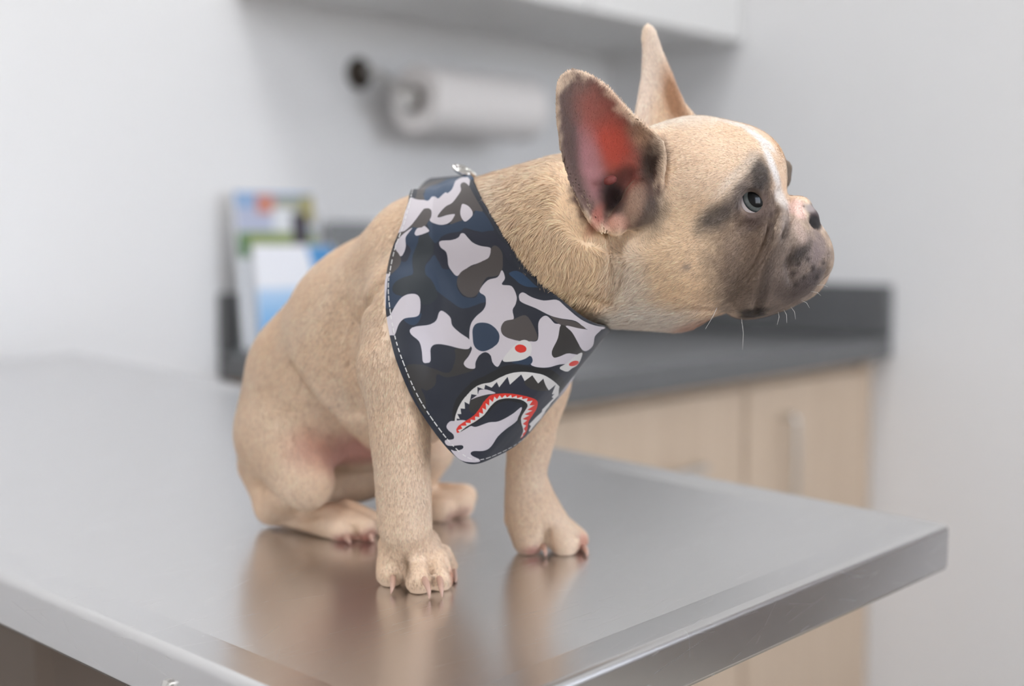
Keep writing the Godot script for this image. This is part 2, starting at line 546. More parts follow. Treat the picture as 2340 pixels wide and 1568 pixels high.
func build_table() -> void:
	var a := on_table(915, 1724)
	var b := on_table(2168, 1203)
	var u := (b - a).normalized()
	var v := Vector3(u.z, 0, -u.x)                 # along the long side, away from the lens
	if v.z > 0.0:
		v = -v
	var w := (b - a).length()
	var l := 1.21
	# local axes of the table: x from the near corner along the short edge, z minus along the long one
	var frame := table_frame * Transform3D(Basis(u, Vector3.UP, u.cross(Vector3.UP)), a)
	var zs := 1.0 if (-v).dot(u.cross(Vector3.UP)) > 0.0 else -1.0
	var t := thing("examination_table", "brushed stainless steel examination table with folded rim, the puppy sits on it", "table", frame)
	# the pan: flat field, a shallow raised band, a rounded edge and a skirt, swept round the rectangle
	var skirt := 0.0335
	var prof := []                                # (inset from the outer face, height)
	var rim := 0.0020
	prof.append(Vector2(0.0310, 0.0))
	prof.append(Vector2(0.0300, 0.0001))
	prof.append(Vector2(0.0290, 0.0002))
	prof.append(Vector2(0.0055, rim))
	for k in 7:
		var q := deg_to_rad(15.0 * k)
		prof.append(Vector2(0.0050 - 0.0050 * sin(q), rim - 0.0050 + 0.0050 * cos(q)))
	prof.append(Vector2(0.0, rim - skirt + 0.0025))
	prof.append(Vector2(0.0010, rim - skirt))
	prof.append(Vector2(0.014, rim - skirt))
	prof.append(Vector2(0.014, rim - skirt + 0.002))
	prof.append(Vector2(0.002, rim - skirt + 0.003))
	prof.append(Vector2(0.002, -0.008))
	var st := start()
	for i in prof.size() - 1:
		var p: Vector2 = prof[i]
		var q: Vector2 = prof[i + 1]
		var cp := [Vector3(p.x, p.y, -p.x), Vector3(w - p.x, p.y, -p.x), Vector3(w - p.x, p.y, -l + p.x), Vector3(p.x, p.y, -l + p.x)]
		var cq := [Vector3(q.x, q.y, -q.x), Vector3(w - q.x, q.y, -q.x), Vector3(w - q.x, q.y, -l + q.x), Vector3(q.x, q.y, -l + q.x)]
		var outs := [Vector3(0, 0, 1), Vector3(1, 0, 0), Vector3(0, 0, -1), Vector3(-1, 0, 0)]
		for k in 4:
			var n2 := (k + 1) % 4
			var n0 := prof_normal(prof, i)
			var n1 := prof_normal(prof, i + 1)
			var o: Vector3 = outs[k]
			var na := (o * n0.x + Vector3.UP * n0.y).normalized()
			var nb := (o * n1.x + Vector3.UP * n1.y).normalized()
			smooth_quad(st, cp[k], cp[n2], cq[n2], cq[k], na, na, nb, nb)
	quad_in(st, Vector3(0.031, 0.0, -0.031), Vector3(w - 0.031, 0.0, -0.031), Vector3(w - 0.031, 0.0, -l + 0.031), Vector3(0.031, 0.0, -l + 0.031), Vector3.UP)
	quad_in(st, Vector3(0.01, -0.009, -0.01), Vector3(w - 0.01, -0.009, -0.01), Vector3(w - 0.01, -0.009, -l + 0.01), Vector3(0.01, -0.009, -l + 0.01), Vector3.DOWN)
	obj("tabletop", st.commit(), mats.steel, t)
	for q in [0.186, 1.02]:
		obj("bolt", lathe([Vector2(0, 0), Vector2(0.0055, 0.0), Vector2(0.0052, 0.002), Vector2(0.003, 0.0036), Vector2(0.0, 0.004)], 20), mats.chrome, t, Transform3D(Basis(Vector3.BACK, PI / 2), Vector3(0.0, -0.0205, -q)))
	obj("pedestal", box(Vector3(0.10, -0.72, -1.02), Vector3(0.42, -0.009, -0.52), 0.01), surface(Color(0.47, 0.42, 0.38), 0.6), t)
	obj("foot_plate", box(Vector3(0.06, -0.755, -1.12), Vector3(0.46, -0.72, -0.36), 0.008), mats.steel, t)


func prof_normal(prof: Array, i: int) -> Vector2:
	var p: Vector2 = prof[maxi(i - 1, 0)]
	var q: Vector2 = prof[mini(i + 1, prof.size() - 1)]
	var d := (q - p).normalized()                  # inset grows inwards: outwards is minus x
	return Vector2(d.y * -1.0, -d.x) if false else Vector2(-d.y, -d.x)


# ---------------------------------------------------------------- the puppy
# A distance field on a grid: tapered capsules and ellipsoids joined by a smooth minimum, meshed as surface nets.

class Field:
	var o: Vector3
	var c: float
	var nx: int
	var ny: int
	var nz: int
	var d := PackedFloat32Array()

	func _init(lo: Vector3, hi: Vector3, cell: float) -> void:
		o = lo
		c = cell
		nx = int(ceil((hi.x - lo.x) / cell)) + 1
		ny = int(ceil((hi.y - lo.y) / cell)) + 1
		nz = int(ceil((hi.z - lo.z) / cell)) + 1
		d.resize(nx * ny * nz)
		d.fill(0.05)

	func span(lo: Vector3, hi: Vector3) -> Array:
		return [clampi(int((lo.x - o.x) / c), 0, nx - 1), clampi(int((hi.x - o.x) / c) + 1, 0, nx - 1),
			clampi(int((lo.y - o.y) / c), 0, ny - 1), clampi(int((hi.y - o.y) / c) + 1, 0, ny - 1),
			clampi(int((lo.z - o.z) / c), 0, nz - 1), clampi(int((hi.z - o.z) / c) + 1, 0, nz - 1)]

	func cone(a: Vector3, b: Vector3, ra: float, rb: float, k: float, cut := false) -> void:
		var m := maxf(ra, rb) + k + 2.5 * c
		var mm := Vector3(m, m, m)
		var s := span(a.min(b) - mm, a.max(b) + mm)
		var ba := b - a
		var inv := 1.0 / maxf(ba.dot(ba), 1e-9)
		var dr := rb - ra
		for iz in range(s[4], s[5] + 1):
			for iy in range(s[2], s[3] + 1):
				var i: int = (iz * ny + iy) * nx + s[0]
				var pa := o + Vector3(s[0], iy, iz) * c - a
				for ix in range(s[0], s[1] + 1):
					var h := clampf(pa.dot(ba) * inv, 0.0, 1.0)
					var q := (pa - ba * h).length() - (ra + dr * h)
					var e := d[i]
					if cut:
						q = -q
						if q > e - k:
							var w := maxf(k - absf(e - q), 0.0)
							d[i] = maxf(e, q) + w * w / (4.0 * k)
					elif q < e + k:
						var w := maxf(k - absf(e - q), 0.0)
						d[i] = minf(e, q) - w * w / (4.0 * k)
					i += 1
					pa.x += c

	# a run of capsules that share their joints, joined to the rest once
	func bones(pts: PackedVector3Array, rad: PackedFloat32Array, k: float, cut := false) -> void:
		var lo := pts[0]
		var hi := pts[0]
		var big := 0.0
		for i in pts.size():
			lo = lo.min(pts[i])
			hi = hi.max(pts[i])
			big = maxf(big, rad[i])
		var m := big + k + 2.5 * c
		var mm := Vector3(m, m, m)
		var s := span(lo - mm, hi + mm)
		var n := pts.size() - 1
		var kk := k * 0.5
		for iz in range(s[4], s[5] + 1):
			for iy in range(s[2], s[3] + 1):
				var i: int = (iz * ny + iy) * nx + s[0]
				var p := o + Vector3(s[0], iy, iz) * c
				for ix in range(s[0], s[1] + 1):
					var q := 1.0
					for j in n:
						var a := pts[j]
						var ba := pts[j + 1] - a
						var pa := p - a
						var h := clampf(pa.dot(ba) / ba.dot(ba), 0.0, 1.0)
						q = minf(q, (pa - ba * h).length() - lerpf(rad[j], rad[j + 1], h * h * (3.0 - 2.0 * h)))
					var e := d[i]
					if cut:
						q = -q
						if q > e - k:
							var w := maxf(k - absf(e - q), 0.0)
							d[i] = maxf(e, q) + w * w / (4.0 * k)
					elif q < e + k:
						var w := maxf(k - absf(e - q), 0.0)
						d[i] = minf(e, q) - w * w / (4.0 * k)
					i += 1
					p.x += c

	func blob(p0: Vector3, axes: Basis, r: Vector3, k: float, cut := false) -> void:
		var big := maxf(r.x, maxf(r.y, r.z)) + k + 2.5 * c
		var mm := Vector3(big, big, big)
		var s := span(p0 - mm, p0 + mm)
		var inv := axes.transposed()
		var r1 := Vector3(1.0 / r.x, 1.0 / r.y, 1.0 / r.z)
		var r2 := r1 * r1
		var stepx := inv * Vector3(c, 0, 0)
		for iz in range(s[4], s[5] + 1):
			for iy in range(s[2], s[3] + 1):
				var i: int = (iz * ny + iy) * nx + s[0]
				var q0 := inv * (o + Vector3(s[0], iy, iz) * c - p0)
				for ix in range(s[0], s[1] + 1):
					var k0 := (q0 * r1).length()
					var q := k0 * (k0 - 1.0) / maxf((q0 * r2).length(), 1e-6)
					var e := d[i]
					if cut:
						q = -q
						if q > e - k:
							var w := maxf(k - absf(e - q), 0.0)
							d[i] = maxf(e, q) + w * w / (4.0 * k)
					elif q < e + k:
						var w := maxf(k - absf(e - q), 0.0)
						d[i] = minf(e, q) - w * w / (4.0 * k)
					i += 1
					q0 += stepx

	func value(p: Vector3) -> float:
		var q := (p - o) / c
		var ix := clampi(int(q.x), 0, nx - 2)
		var iy := clampi(int(q.y), 0, ny - 2)
		var iz := clampi(int(q.z), 0, nz - 2)
		var fx := clampf(q.x - ix, 0.0, 1.0)
		var fy := clampf(q.y - iy, 0.0, 1.0)
		var fz := clampf(q.z - iz, 0.0, 1.0)
		var i := (iz * ny + iy) * nx + ix
		var j := i + nx
		var k := nx * ny
		var a := lerpf(lerpf(d[i], d[i + 1], fx), lerpf(d[j], d[j + 1], fx), fy)
		var b := lerpf(lerpf(d[i + k], d[i + k + 1], fx), lerpf(d[j + k], d[j + k + 1], fx), fy)
		return lerpf(a, b, fz)

	func slope(p: Vector3) -> Vector3:
		var e := c * 0.9
		return Vector3(value(p + Vector3(e, 0, 0)) - value(p - Vector3(e, 0, 0)), value(p + Vector3(0, e, 0)) - value(p - Vector3(0, e, 0)), value(p + Vector3(0, 0, e)) - value(p - Vector3(0, 0, e)))

	# one vertex in each cell that the surface crosses, one quad round each crossed edge
	func nets(verts: PackedVector3Array, norms: PackedVector3Array, tris: PackedInt32Array) -> void:
		var ids := PackedInt32Array()
		ids.resize(nx * ny * nz)
		ids.fill(-1)
		var sy := nx
		var sz := nx * ny
		var lim := 2.0 * c
		var v := PackedFloat32Array()
		v.resize(8)
		var base := verts.size()
		for iz in nz - 1:
			for iy in ny - 1:
				var i := iz * sz + iy * sy
				for ix in nx - 1:
					var v0 := d[i]
					if v0 < lim and v0 > -lim:
						v[0] = v0
						v[1] = d[i + 1]
						v[2] = d[i + sy]
						v[3] = d[i + sy + 1]
						v[4] = d[i + sz]
						v[5] = d[i + sz + 1]
						v[6] = d[i + sz + sy]
						v[7] = d[i + sz + sy + 1]
						var mask := 0
						for k in 8:
							if v[k] < 0.0:
								mask |= 1 << k
						if mask != 0 and mask != 255:
							var sum := Vector3.ZERO
							var n := 0
							for k in 8:
								for bit in [1, 2, 4]:
									if k & bit == 0:
										var j: int = k | bit
										var a := v[k]
										var b := v[j]
										if (a < 0.0) != (b < 0.0):
											var t := a / (a - b)
											var p := Vector3(k & 1, (k >> 1) & 1, k >> 2)
											if bit == 1:
												p.x = t
											elif bit == 2:
												p.y = t
											else:
												p.z = t
											sum += p
											n += 1
							ids[i] = verts.size()
							verts.append(o + (Vector3(ix, iy, iz) + sum / n) * c)
					i += 1
		for iz in range(1, nz - 1):
			for iy in range(1, ny - 1):
				var i := iz * sz + iy * sy + 1
				for ix in range(1, nx - 1):
					var id := ids[i]
					if id >= 0:
						var inside := d[i] < 0.0
						if inside != (d[i + 1] < 0.0):
							face(tris, ids[i - sy - sz], ids[i - sz], id, ids[i - sy], inside)
						if inside != (d[i + sy] < 0.0):
							face(tris, ids[i - sz - 1], ids[i - 1], id, ids[i - sz], inside)
						if inside != (d[i + sz] < 0.0):
							face(tris, ids[i - 1 - sy], ids[i - sy], id, ids[i - 1], inside)
					i += 1
		for k in range(base, verts.size()):
			norms.append(slope(verts[k]).normalized())

	func face(tris: PackedInt32Array, a: int, b: int, e: int, f: int, inside: bool) -> void:
		if a < 0 or b < 0 or e < 0 or f < 0:
			return
		if inside:
			tris.append_array(PackedInt32Array([a, e, b, a, f, e]))
		else:
			tris.append_array(PackedInt32Array([a, b, e, a, e, f]))


var view_axes := Basis()                         # right, up and towards the lens, in table axes


func cap(f: Field, a: Array, b: Array, k: float, cut := false) -> void:
	f.cone(at(a[0], a[1], a[2]), at(b[0], b[1], b[2]), a[3] * a[2] / FOCAL, b[3] * b[2] / FOCAL, k * a[2] / FOCAL, cut)


func chain(f: Field, list: Array, k: float, cut := false) -> void:
	var pts := PackedVector3Array()
	var rad := PackedFloat32Array()
	for a in list:
		pts.append(at(a[0], a[1], a[2]))
		rad.append(a[3] * a[2] / FOCAL)
	f.bones(pts, rad, k * float(list[0][2]) / FOCAL, cut)


# an ellipsoid: pixel, depth, radii in pixels (across, up, in depth), turn in the picture plane, turn about the upright
func egg(f: Field, px: float, py: float, z: float, rx: float, ry: float, rz: float, k: float, roll := 0.0, yaw := 0.0, cut := false) -> void:
	var s := z / FOCAL
	var b := view_axes * Basis(Vector3.UP, deg_to_rad(yaw)) * Basis(Vector3.BACK, deg_to_rad(roll))
	f.blob(at(px, py, z), b, Vector3(rx, ry, rz) * s, k * s, cut)


# a fold pressed into the surface along a run of pixels: [px, py, radius, how deep its axis lies under the surface]
func groove(f: Field, list: Array, k: float, cut := true) -> void:
	var pts := PackedVector3Array()
	var rad := PackedFloat32Array()
	var z := 0.85
	for a in list:
		var hit := surface_depth([f], a[0], a[1])
		if hit < 0.999:
			z = hit
		pts.append(at(a[0], a[1], z + float(a[3]) * z / FOCAL))
		rad.append(float(a[2]) * z / FOCAL)
	f.bones(pts, rad, k * z / FOCAL, cut)


# signed distance to a closed outline, in pixels, on a coarse raster
func outline_raster(poly: PackedVector2Array, stepp: float) -> Dictionary:
	var r := Rect2(poly[0], Vector2.ZERO)
	for p in poly:
		r = r.expand(p)
	r = r.grow(40.0)
	var w := int(r.size.x / stepp) + 2
	var h := int(r.size.y / stepp) + 2
	var out := PackedFloat32Array()
	out.resize(w * h)
	for y in h:
		for x in w:
			var q := r.position + Vector2(x, y) * stepp
			var best := 1e9
			for i in poly.size():
				var a := poly[i]
				var b := poly[(i + 1) % poly.size()]
				best = minf(best, q.distance_squared_to(Geometry2D.get_closest_point_to_segment(q, a, b)))
			out[y * w + x] = sqrt(best) * (-1.0 if Geometry2D.is_point_in_polygon(q, poly) else 1.0)
	return {"o": r.position, "s": stepp, "w": w, "h": h, "v": out}


func curve_points(pts: Array, closed := true, per := 4) -> PackedVector2Array:
	var out := PackedVector2Array()
	var n := pts.size()
	for i in (n if closed else n - 1):
		var p0: Vector2 = pts[(i - 1 + n) % n] if closed else pts[maxi(i - 1, 0)]
		var p1: Vector2 = pts[i]
		var p2: Vector2 = pts[(i + 1) % n]
		var p3: Vector2 = pts[(i + 2) % n] if closed else pts[mini(i + 2, n - 1)]
		for k in per:
			out.append(p1.cubic_interpolate(p2, p0, p3, float(k) / per))
	if not closed:
		out.append(pts[n - 1])
	return out


# an ear: a bent sheet inside an outline. hollow(px, py) gives the depth of its middle, thick its half thickness
func ear(f: Field, pts: Array, hollow: Callable, thick: float, k: float, z_mid: float) -> void:
	var ras := outline_raster(curve_points(pts), 6.0)
	var lo := Vector3(1e9, 1e9, 1e9)
	var hi := -lo
	for p in pts:
		for z in [z_mid - 0.03, z_mid + 0.03]:
			lo = lo.min(at(p.x, p.y, z))
			hi = hi.max(at(p.x, p.y, z))
	var s := f.span(lo - Vector3(0.008, 0.008, 0.008), hi + Vector3(0.008, 0.008, 0.008))
	var v: PackedFloat32Array = ras.v
	var org: Vector2 = ras.o
	var w: int = ras.w
	var h: int = ras.h
	var per: float = ras.s
	var cosp := cos(TABLE_PITCH)
	var sinp := sin(TABLE_PITCH)
	for iz in range(s[4], s[5] + 1):
		for iy in range(s[2], s[3] + 1):
			for ix in range(s[0], s[1] + 1):
				var p := f.o + Vector3(ix, iy, iz) * f.c
				var y := p.y - TABLE_DROP
				var depth := -(y * sinp + p.z * cosp)
				var px := 1170.0 + FOCAL * p.x / depth
				var py := 784.0 - FOCAL * (y * cosp - p.z * sinp) / depth
				var gx := (px - org.x) / per
				var gy := (py - org.y) / per
				if gx < 0.0 or gy < 0.0 or gx > w - 2 or gy > h - 2:
					continue
				var jx := int(gx)
				var jy := int(gy)
				var j := jy * w + jx
				var dd := lerpf(lerpf(v[j], v[j + 1], gx - jx), lerpf(v[j + w], v[j + w + 1], gx - jx), gy - jy) * depth / FOCAL
				if dd > 0.008:
					continue
				var zz: float = absf(depth - hollow.call(px, py)) - thick * clampf(0.72 - dd * 100.0, 0.72, 1.0)
				var kk := 0.0035
				var ww := maxf(kk - absf(dd - zz), 0.0)
				var q := maxf(dd, zz) + ww * ww / (4.0 * kk)
				var i: int = (iz * f.ny + iy) * f.nx + ix
				var e := f.d[i]
				if q < e + k:
					var u := maxf(k - absf(e - q), 0.0)
					f.d[i] = minf(e, q) - u * u / (4.0 * k)


func near_ear_depth(px: float, py: float) -> float:
	var t := clampf((py - 150.0) / 390.0, 0.0, 1.0)          # 0 tip, 1 base
	var left := lerpf(1268.0, 1290.0, t) if t < 0.6 else lerpf(1281.0, 1380.0, (t - 0.6) / 0.4)
	var right := lerpf(1340.0, 1520.0, clampf(t / 0.42, 0, 1))
	var b := clampf((px - left) / (right - left), 0.0, 1.0)
	var bowl := lerpf(0.003, 0.021, smoothstep(0.0, 0.65, t))
	return 0.812 + 0.004 * t - 0.010 * (1.0 - t) + bowl * (1.0 - pow(absf(2.0 * b - 0.95), 2.2)) + 0.006 * b


func far_ear_depth(px: float, py: float) -> float:
	var t := clampf((py - 60.0) / 210.0, 0.0, 1.0)
	var mid := lerpf(1484.0, 1520.0, t)
	var half := lerpf(16.0, 64.0, t)
	var b := clampf((px - mid) / half, -1.0, 1.0)
	return 0.905 + 0.009 * t * (1.0 - pow(absf(b - 0.35), 2.0)) - 0.012 * b * t


# a toe: from a knuckle to a tip that stands on the table
func toe(f: Field, knuckle: Array, tip_x: float, tip_y: float, r: float, k: float) -> void:
	var g := on_table(tip_x, tip_y)
	var depth := (g - Vector3(0, TABLE_DROP, 0)).dot(look(1170, 784))
	var rr := r * depth / FOCAL
	f.cone(at(knuckle[0], knuckle[1], knuckle[2]), g + Vector3(0, rr * 0.8, 0), knuckle[3] * knuckle[2] / FOCAL, rr, k * depth / FOCAL)


func body_field() -> Field:
	var lo := at(490, 1230, 1.13).min(at(490, 400, 0.84)).min(at(490, 1400, 0.86))
	var hi := at(1430, 380, 1.0).max(at(1430, 380, 0.80)).max(at(1430, 1400, 0.80))
	lo.y = -0.006
	lo.z = at(900, 900, 1.16).z
	hi.z = at(900, 1390, 0.80).z
	var f := Field.new(lo, hi, 0.0024)
	# trunk
	cap(f, [775, 950, 1.06, 150], [890, 780, 0.985, 236], 40)
	egg(f, 715, 1075, 1.06, 100, 85, 90, 30)
	egg(f, 812, 1082, 1.065, 82, 66, 60, 24)
	cap(f, [890, 790, 0.985, 236], [1010, 632, 0.93, 192], 40)
	egg(f, 722, 868, 1.0, 162, 170, 140, 60)
	cap(f, [1010, 632, 0.93, 190], [1110, 565, 0.905, 146], 40)
	cap(f, [1010, 720, 0.915, 170], [1090, 850, 0.885, 130], 40)            # chest
	egg(f, 885, 905, 0.995, 112, 118, 140, 50)                                # belly
	# shoulders and fore legs
	chain(f, [[948, 700, 0.885, 118], [910, 840, 0.866, 95], [912, 960, 0.865, 71], [920, 1090, 0.868, 64], [926, 1200, 0.873, 62]], 30)
	chain(f, [[1195, 730, 0.94, 118], [1236, 870, 0.93, 70], [1216, 980, 0.933, 56], [1202, 1080, 0.937, 47], [1203, 1170, 0.943, 50]], 26)
	# near fore paw
	egg(f, 936, 1250, 0.887, 72, 58, 76, 20)
	toe(f, [897, 1282, 0.882, 36], 893, 1337, 34, 6)
	toe(f, [952, 1284, 0.877, 34], 958, 1353, 35, 6)
	toe(f, [996, 1280, 0.880, 31], 1006, 1347, 31, 6)
	toe(f, [1008, 1268, 0.892, 26], 1027, 1310, 20, 5)
	groove(f, [[924, 1280, 4, 2], [927, 1304, 9, 6], [926, 1340, 8, 6]], 6)
	groove(f, [[976, 1278, 4, 2], [982, 1304, 7, 5], [986, 1340, 7, 5]], 6)
	groove(f, [[1010, 1272, 3, 1], [1020, 1294, 6, 4], [1028, 1322, 5, 4]], 6)
	# far fore paw
	egg(f, 1218, 1202, 0.952, 50, 50, 56, 24)
	toe(f, [1202, 1205, 0.945, 42], 1208, 1264, 37, 7)
	toe(f, [1262, 1208, 0.948, 34], 1290, 1266, 37, 7)
	toe(f, [1268, 1200, 0.965, 30], 1318, 1254, 27, 7)
	egg(f, 1168, 1190, 0.94, 17, 15, 14, 8)                                 # dew claw pad
	cap(f, [1218, 1130, 0.943, 44], [1288, 1224, 0.957, 30], 22)
	groove(f, [[1240, 1190, 4, 0], [1252, 1225, 10, 3], [1256, 1264, 9, 3]], 9)
	groove(f, [[1276, 1180, 3, 0], [1308, 1218, 6, 2], [1328, 1244, 5, 2]], 8)
	# near hind leg
	egg(f, 658, 985, 1.0, 122, 132, 105, 44)
	cap(f, [662, 1000, 0.99, 112], [696, 1100, 0.964, 68], 30)
	cap(f, [680, 1105, 0.972, 58], [622, 1160, 1.005, 36], 16)
	cap(f, [618, 1158, 1.015, 32], [745, 1192, 0.985, 36], 10)
	toe(f, [745, 1190, 0.985, 34], 782, 1234, 30, 7)
	toe(f, [760, 1182, 0.992, 34], 832, 1234, 32, 7)
	toe(f, [790, 1170, 1.0, 30], 862, 1222, 28, 7)
	# far hind leg
	egg(f, 925, 985, 1.075, 110, 120, 105, 40)
	cap(f, [930, 1000, 1.065, 90], [992, 1030, 1.03, 44], 26)
	cap(f, [990, 1040, 1.03, 40], [930, 1150, 1.06, 34], 14)
	cap(f, [930, 1150, 1.06, 34], [985, 1145, 1.05, 36], 8)
	cap(f, [975, 1132, 1.062, 30], [1062, 1134, 1.045, 28], 4)
	toe(f, [978, 1150, 1.04, 36], 1050, 1180, 34, 4)
	toe(f, [972, 1165, 1.032, 32], 1008, 1190, 32, 4)
	groove(f, [[1000, 1128, 4, 2], [1034, 1138, 8, 5], [1074, 1152, 8, 5]], 7)
	groove(f, [[996, 1160, 4, 2], [1014, 1170, 7, 5], [1028, 1194, 7, 5]], 7)
	groove(f, [[790, 1196, 4, 0], [812, 1210, 7, 2], [822, 1238, 6, 2]], 8)
	cap(f, [600, 1065, 1.01, 56], [622, 1160, 1.01, 34], 26)
	# folds: behind the shoulder, over the thigh, above the hock, the knee
	groove(f, [[884, 632, 4, -1], [848, 680, 10, 0], [812, 742, 13, 1], [796, 805, 14, 1], [806, 872, 14, 0], [820, 940, 12, 0]], 24)
	groove(f, [[784, 700, 5, -4], [752, 790, 12, -4], [752, 870, 12, -3], [780, 940, 8, -3]], 40)
	groove(f, [[664, 850, 6, -4], [696, 905, 24, 4], [736, 955, 32, 8], [778, 1000, 28, 10], [806, 1030, 22, 10]], 44)
	groove(f, [[592, 1100, 4, -3], [625, 1130, 7, -2], [660, 1158, 7, -2], [700, 1176, 6, 0]], 16)
	groove(f, [[640, 1192, 4, -1], [700, 1186, 5, 0], [742, 1176, 5, 0]], 10)
	return f


func head_field() -> Field:
	var lo := at(1000, 800, 0.93).min(at(1000, 800, 0.80))
	var hi := at(1935, 30, 0.95).max(at(1935, 30, 0.78))
	lo.z = minf(at(1500, 100, 0.95).z, at(1500, 800, 0.95).z)
	hi.z = maxf(at(1500, 800, 0.785).z, at(1500, 50, 0.785).z)
	var f := Field.new(lo, hi, 0.00165)
	# neck, ruff and throat
	cap(f, [1085, 585, 0.905, 168], [1300, 530, 0.875, 176], 40)
	egg(f, 1288, 560, 0.851, 108, 138, 112, 34)
	cap(f, [1320, 620, 0.868, 124], [1540, 655, 0.862, 104], 36)
	# skull
	cap(f, [1420, 455, 0.874, 140], [1580, 440, 0.868, 160], 40)
	egg(f, 1592, 438, 0.868, 186, 168, 205, 30)
	egg(f, 1692, 402, 0.862, 102, 108, 160, 36)
	egg(f, 1575, 585, 0.846, 165, 142, 110, 40)
	egg(f, 1590, 585, 0.892, 165, 142, 110, 40)
	# muzzle
	egg(f, 1772, 572, 0.853, 112, 118, 150, 34)
	egg(f, 1782, 618, 0.836, 104, 88, 74, 18, 28)
	egg(f, 1808, 610, 0.866, 92, 84, 70, 18, 28)
	egg(f, 1862, 578, 0.846, 40, 62, 70, 18, 14)
	egg(f, 1735, 690, 0.851, 76, 36, 100, 22, 14)
	egg(f, 1822, 478, 0.846, 34, 30, 50, 14)
	egg(f, 1846, 502, 0.842, 25, 31, 44, 6, 10)
	# brows
	chain(f, [[1640, 415, 0.838, 20], [1690, 370, 0.832, 24], [1745, 352, 0.836, 22]], 26)
	chain(f, [[1790, 385, 0.87, 20], [1785, 410, 0.87, 22]], 18)
	# folds of the face
	groove(f, [[1778, 432, 5, 1], [1770, 490, 9, 4], [1758, 545, 10, 5], [1738, 592, 9, 4], [1704, 640, 5, 0]], 6)
	groove(f, [[1796, 535, 4, 0], [1768, 585, 7, 1], [1748, 635, 9, 2], [1738, 685, 9, 2], [1730, 716, 6, 1]], 14)
	groove(f, [[1648, 448, 3, -4], [1690, 392, 5, -3], [1735, 362, 4, -3]], 16)
	groove(f, [[1690, 520, 3, -3], [1722, 516, 5, -3], [1756, 500, 4, -3]], 14)
	groove(f, [[1806, 452, 4, 0], [1806, 500, 7, 1], [1790, 545, 6, 0]], 9)
	groove(f, [[1812, 566, 4, 0], [1800, 600, 6, 1], [1806, 640, 5, 0]], 12)
	groove(f, [[1520, 712, 2, -2], [1580, 706, 5, -1], [1640, 708, 6, -1], [1700, 722, 5, -1], [1730, 728, 4, -1]], 9)
	groove(f, [[1838, 470, 3, 0], [1838, 500, 3, 0], [1846, 530, 3, 0]], 5)
	groove(f, [[1893, 555, 3, 0], [1888, 600, 3, 0], [1884, 632, 3, 0]], 6)
	groove(f, [[1884, 636, 3, 0], [1862, 662, 4, 0], [1826, 686, 4, 0], [1775, 712, 4, 0]], 7)
	egg(f, 1860, 508, 0.8265, 13, 16, 16, 5, 0, 0, true)                     # nostrils
	egg(f, 1874, 508, 0.852, 8, 12, 12, 5, 0, 0, true)
	# eye socket and lids
	egg(f, 1721, 461, 0.818, 31, 31, 44, 5, 24, 0, true)
	var ring := []
	for k in 15:
		var q := TAU * k / 14.0
		var e := Vector2(40.0 * cos(q), 40.0 * sin(q) * (1.0 if sin(q) < 0.0 else 0.92))
		ring.append([1722.0 + e.x * 0.92 - e.y * 0.2, 459.0 + e.y + e.x * 0.1, 0.8262 + 0.0032 * cos(q), 6.0])
	chain(f, ring, 9)
	# the fold where the neck meets the cheek
	groove(f, [[1388, 530, 7, 3], [1406, 566, 13, 5], [1412, 610, 14, 5], [1408, 655, 12, 4], [1392, 694, 8, 1]], 16)
	groove(f, [[1310, 668, 4, 0], [1350, 676, 5, 0], [1390, 690, 4, 0]], 14)
	# ears
	var near := [Vector2(1506, 306), Vector2(1478, 284), Vector2(1448, 258), Vector2(1420, 226), Vector2(1388, 194), Vector2(1352, 169), Vector2(1316, 157), Vector2(1288, 164), Vector2(1270, 190), Vector2(1267, 240), Vector2(1271, 300),
		Vector2(1281, 360), Vector2(1297, 415), Vector2(1318, 465), Vector2(1342, 508), Vector2(1368, 535), Vector2(1390, 538), Vector2(1440, 535), Vector2(1482, 528), Vector2(1508, 470), Vector2(1524, 390), Vector2(1522, 330)]
	ear(f, near, near_ear_depth, 0.0024, 0.0035, 0.82)
	var far := [Vector2(1448, 300), Vector2(1450, 262), Vector2(1456, 225), Vector2(1464, 175), Vector2(1467, 120), Vector2(1465, 82), Vector2(1472, 60), Vector2(1485, 56), Vector2(1500, 72), Vector2(1514, 112), Vector2(1532, 155), Vector2(1550, 200), Vector2(1568, 238), Vector2(1592, 268), Vector2(1600, 310), Vector2(1520, 330)]
	ear(f, far, far_ear_depth, 0.0034, 0.004, 0.905)
	# inside the near ear
	egg(f, 1462, 468, 0.828, 44, 62, 40, 16, -16)
	egg(f, 1478, 372, 0.834, 32, 60, 34, 16, -12)
	egg(f, 1394, 412, 0.824, 17, 11, 14, 7, 20)
	egg(f, 1418, 500, 0.828, 26, 44, 24, 10, -24)
	egg(f, 1396, 448, 0.818, 24, 22, 26, 8, 20, 0, true)
	egg(f, 1392, 482, 0.820, 10, 16, 18, 6, 0, 0, true)
	chain(f, [[1432, 432, 0.815, 5], [1440, 480, 0.812, 6], [1462, 525, 0.812, 6]], 12, true)
	chain(f, [[1500, 350, 0.81, 5], [1488, 420, 0.806, 6], [1490, 500, 0.812, 5]], 12, true)
	return f


# coat colours: [pixel x, y, depth, radius across, up, in depth, turn, hardness, colour]
const COAT := Color(0.972, 0.848, 0.725)
var paints := []
var skin_fields := []


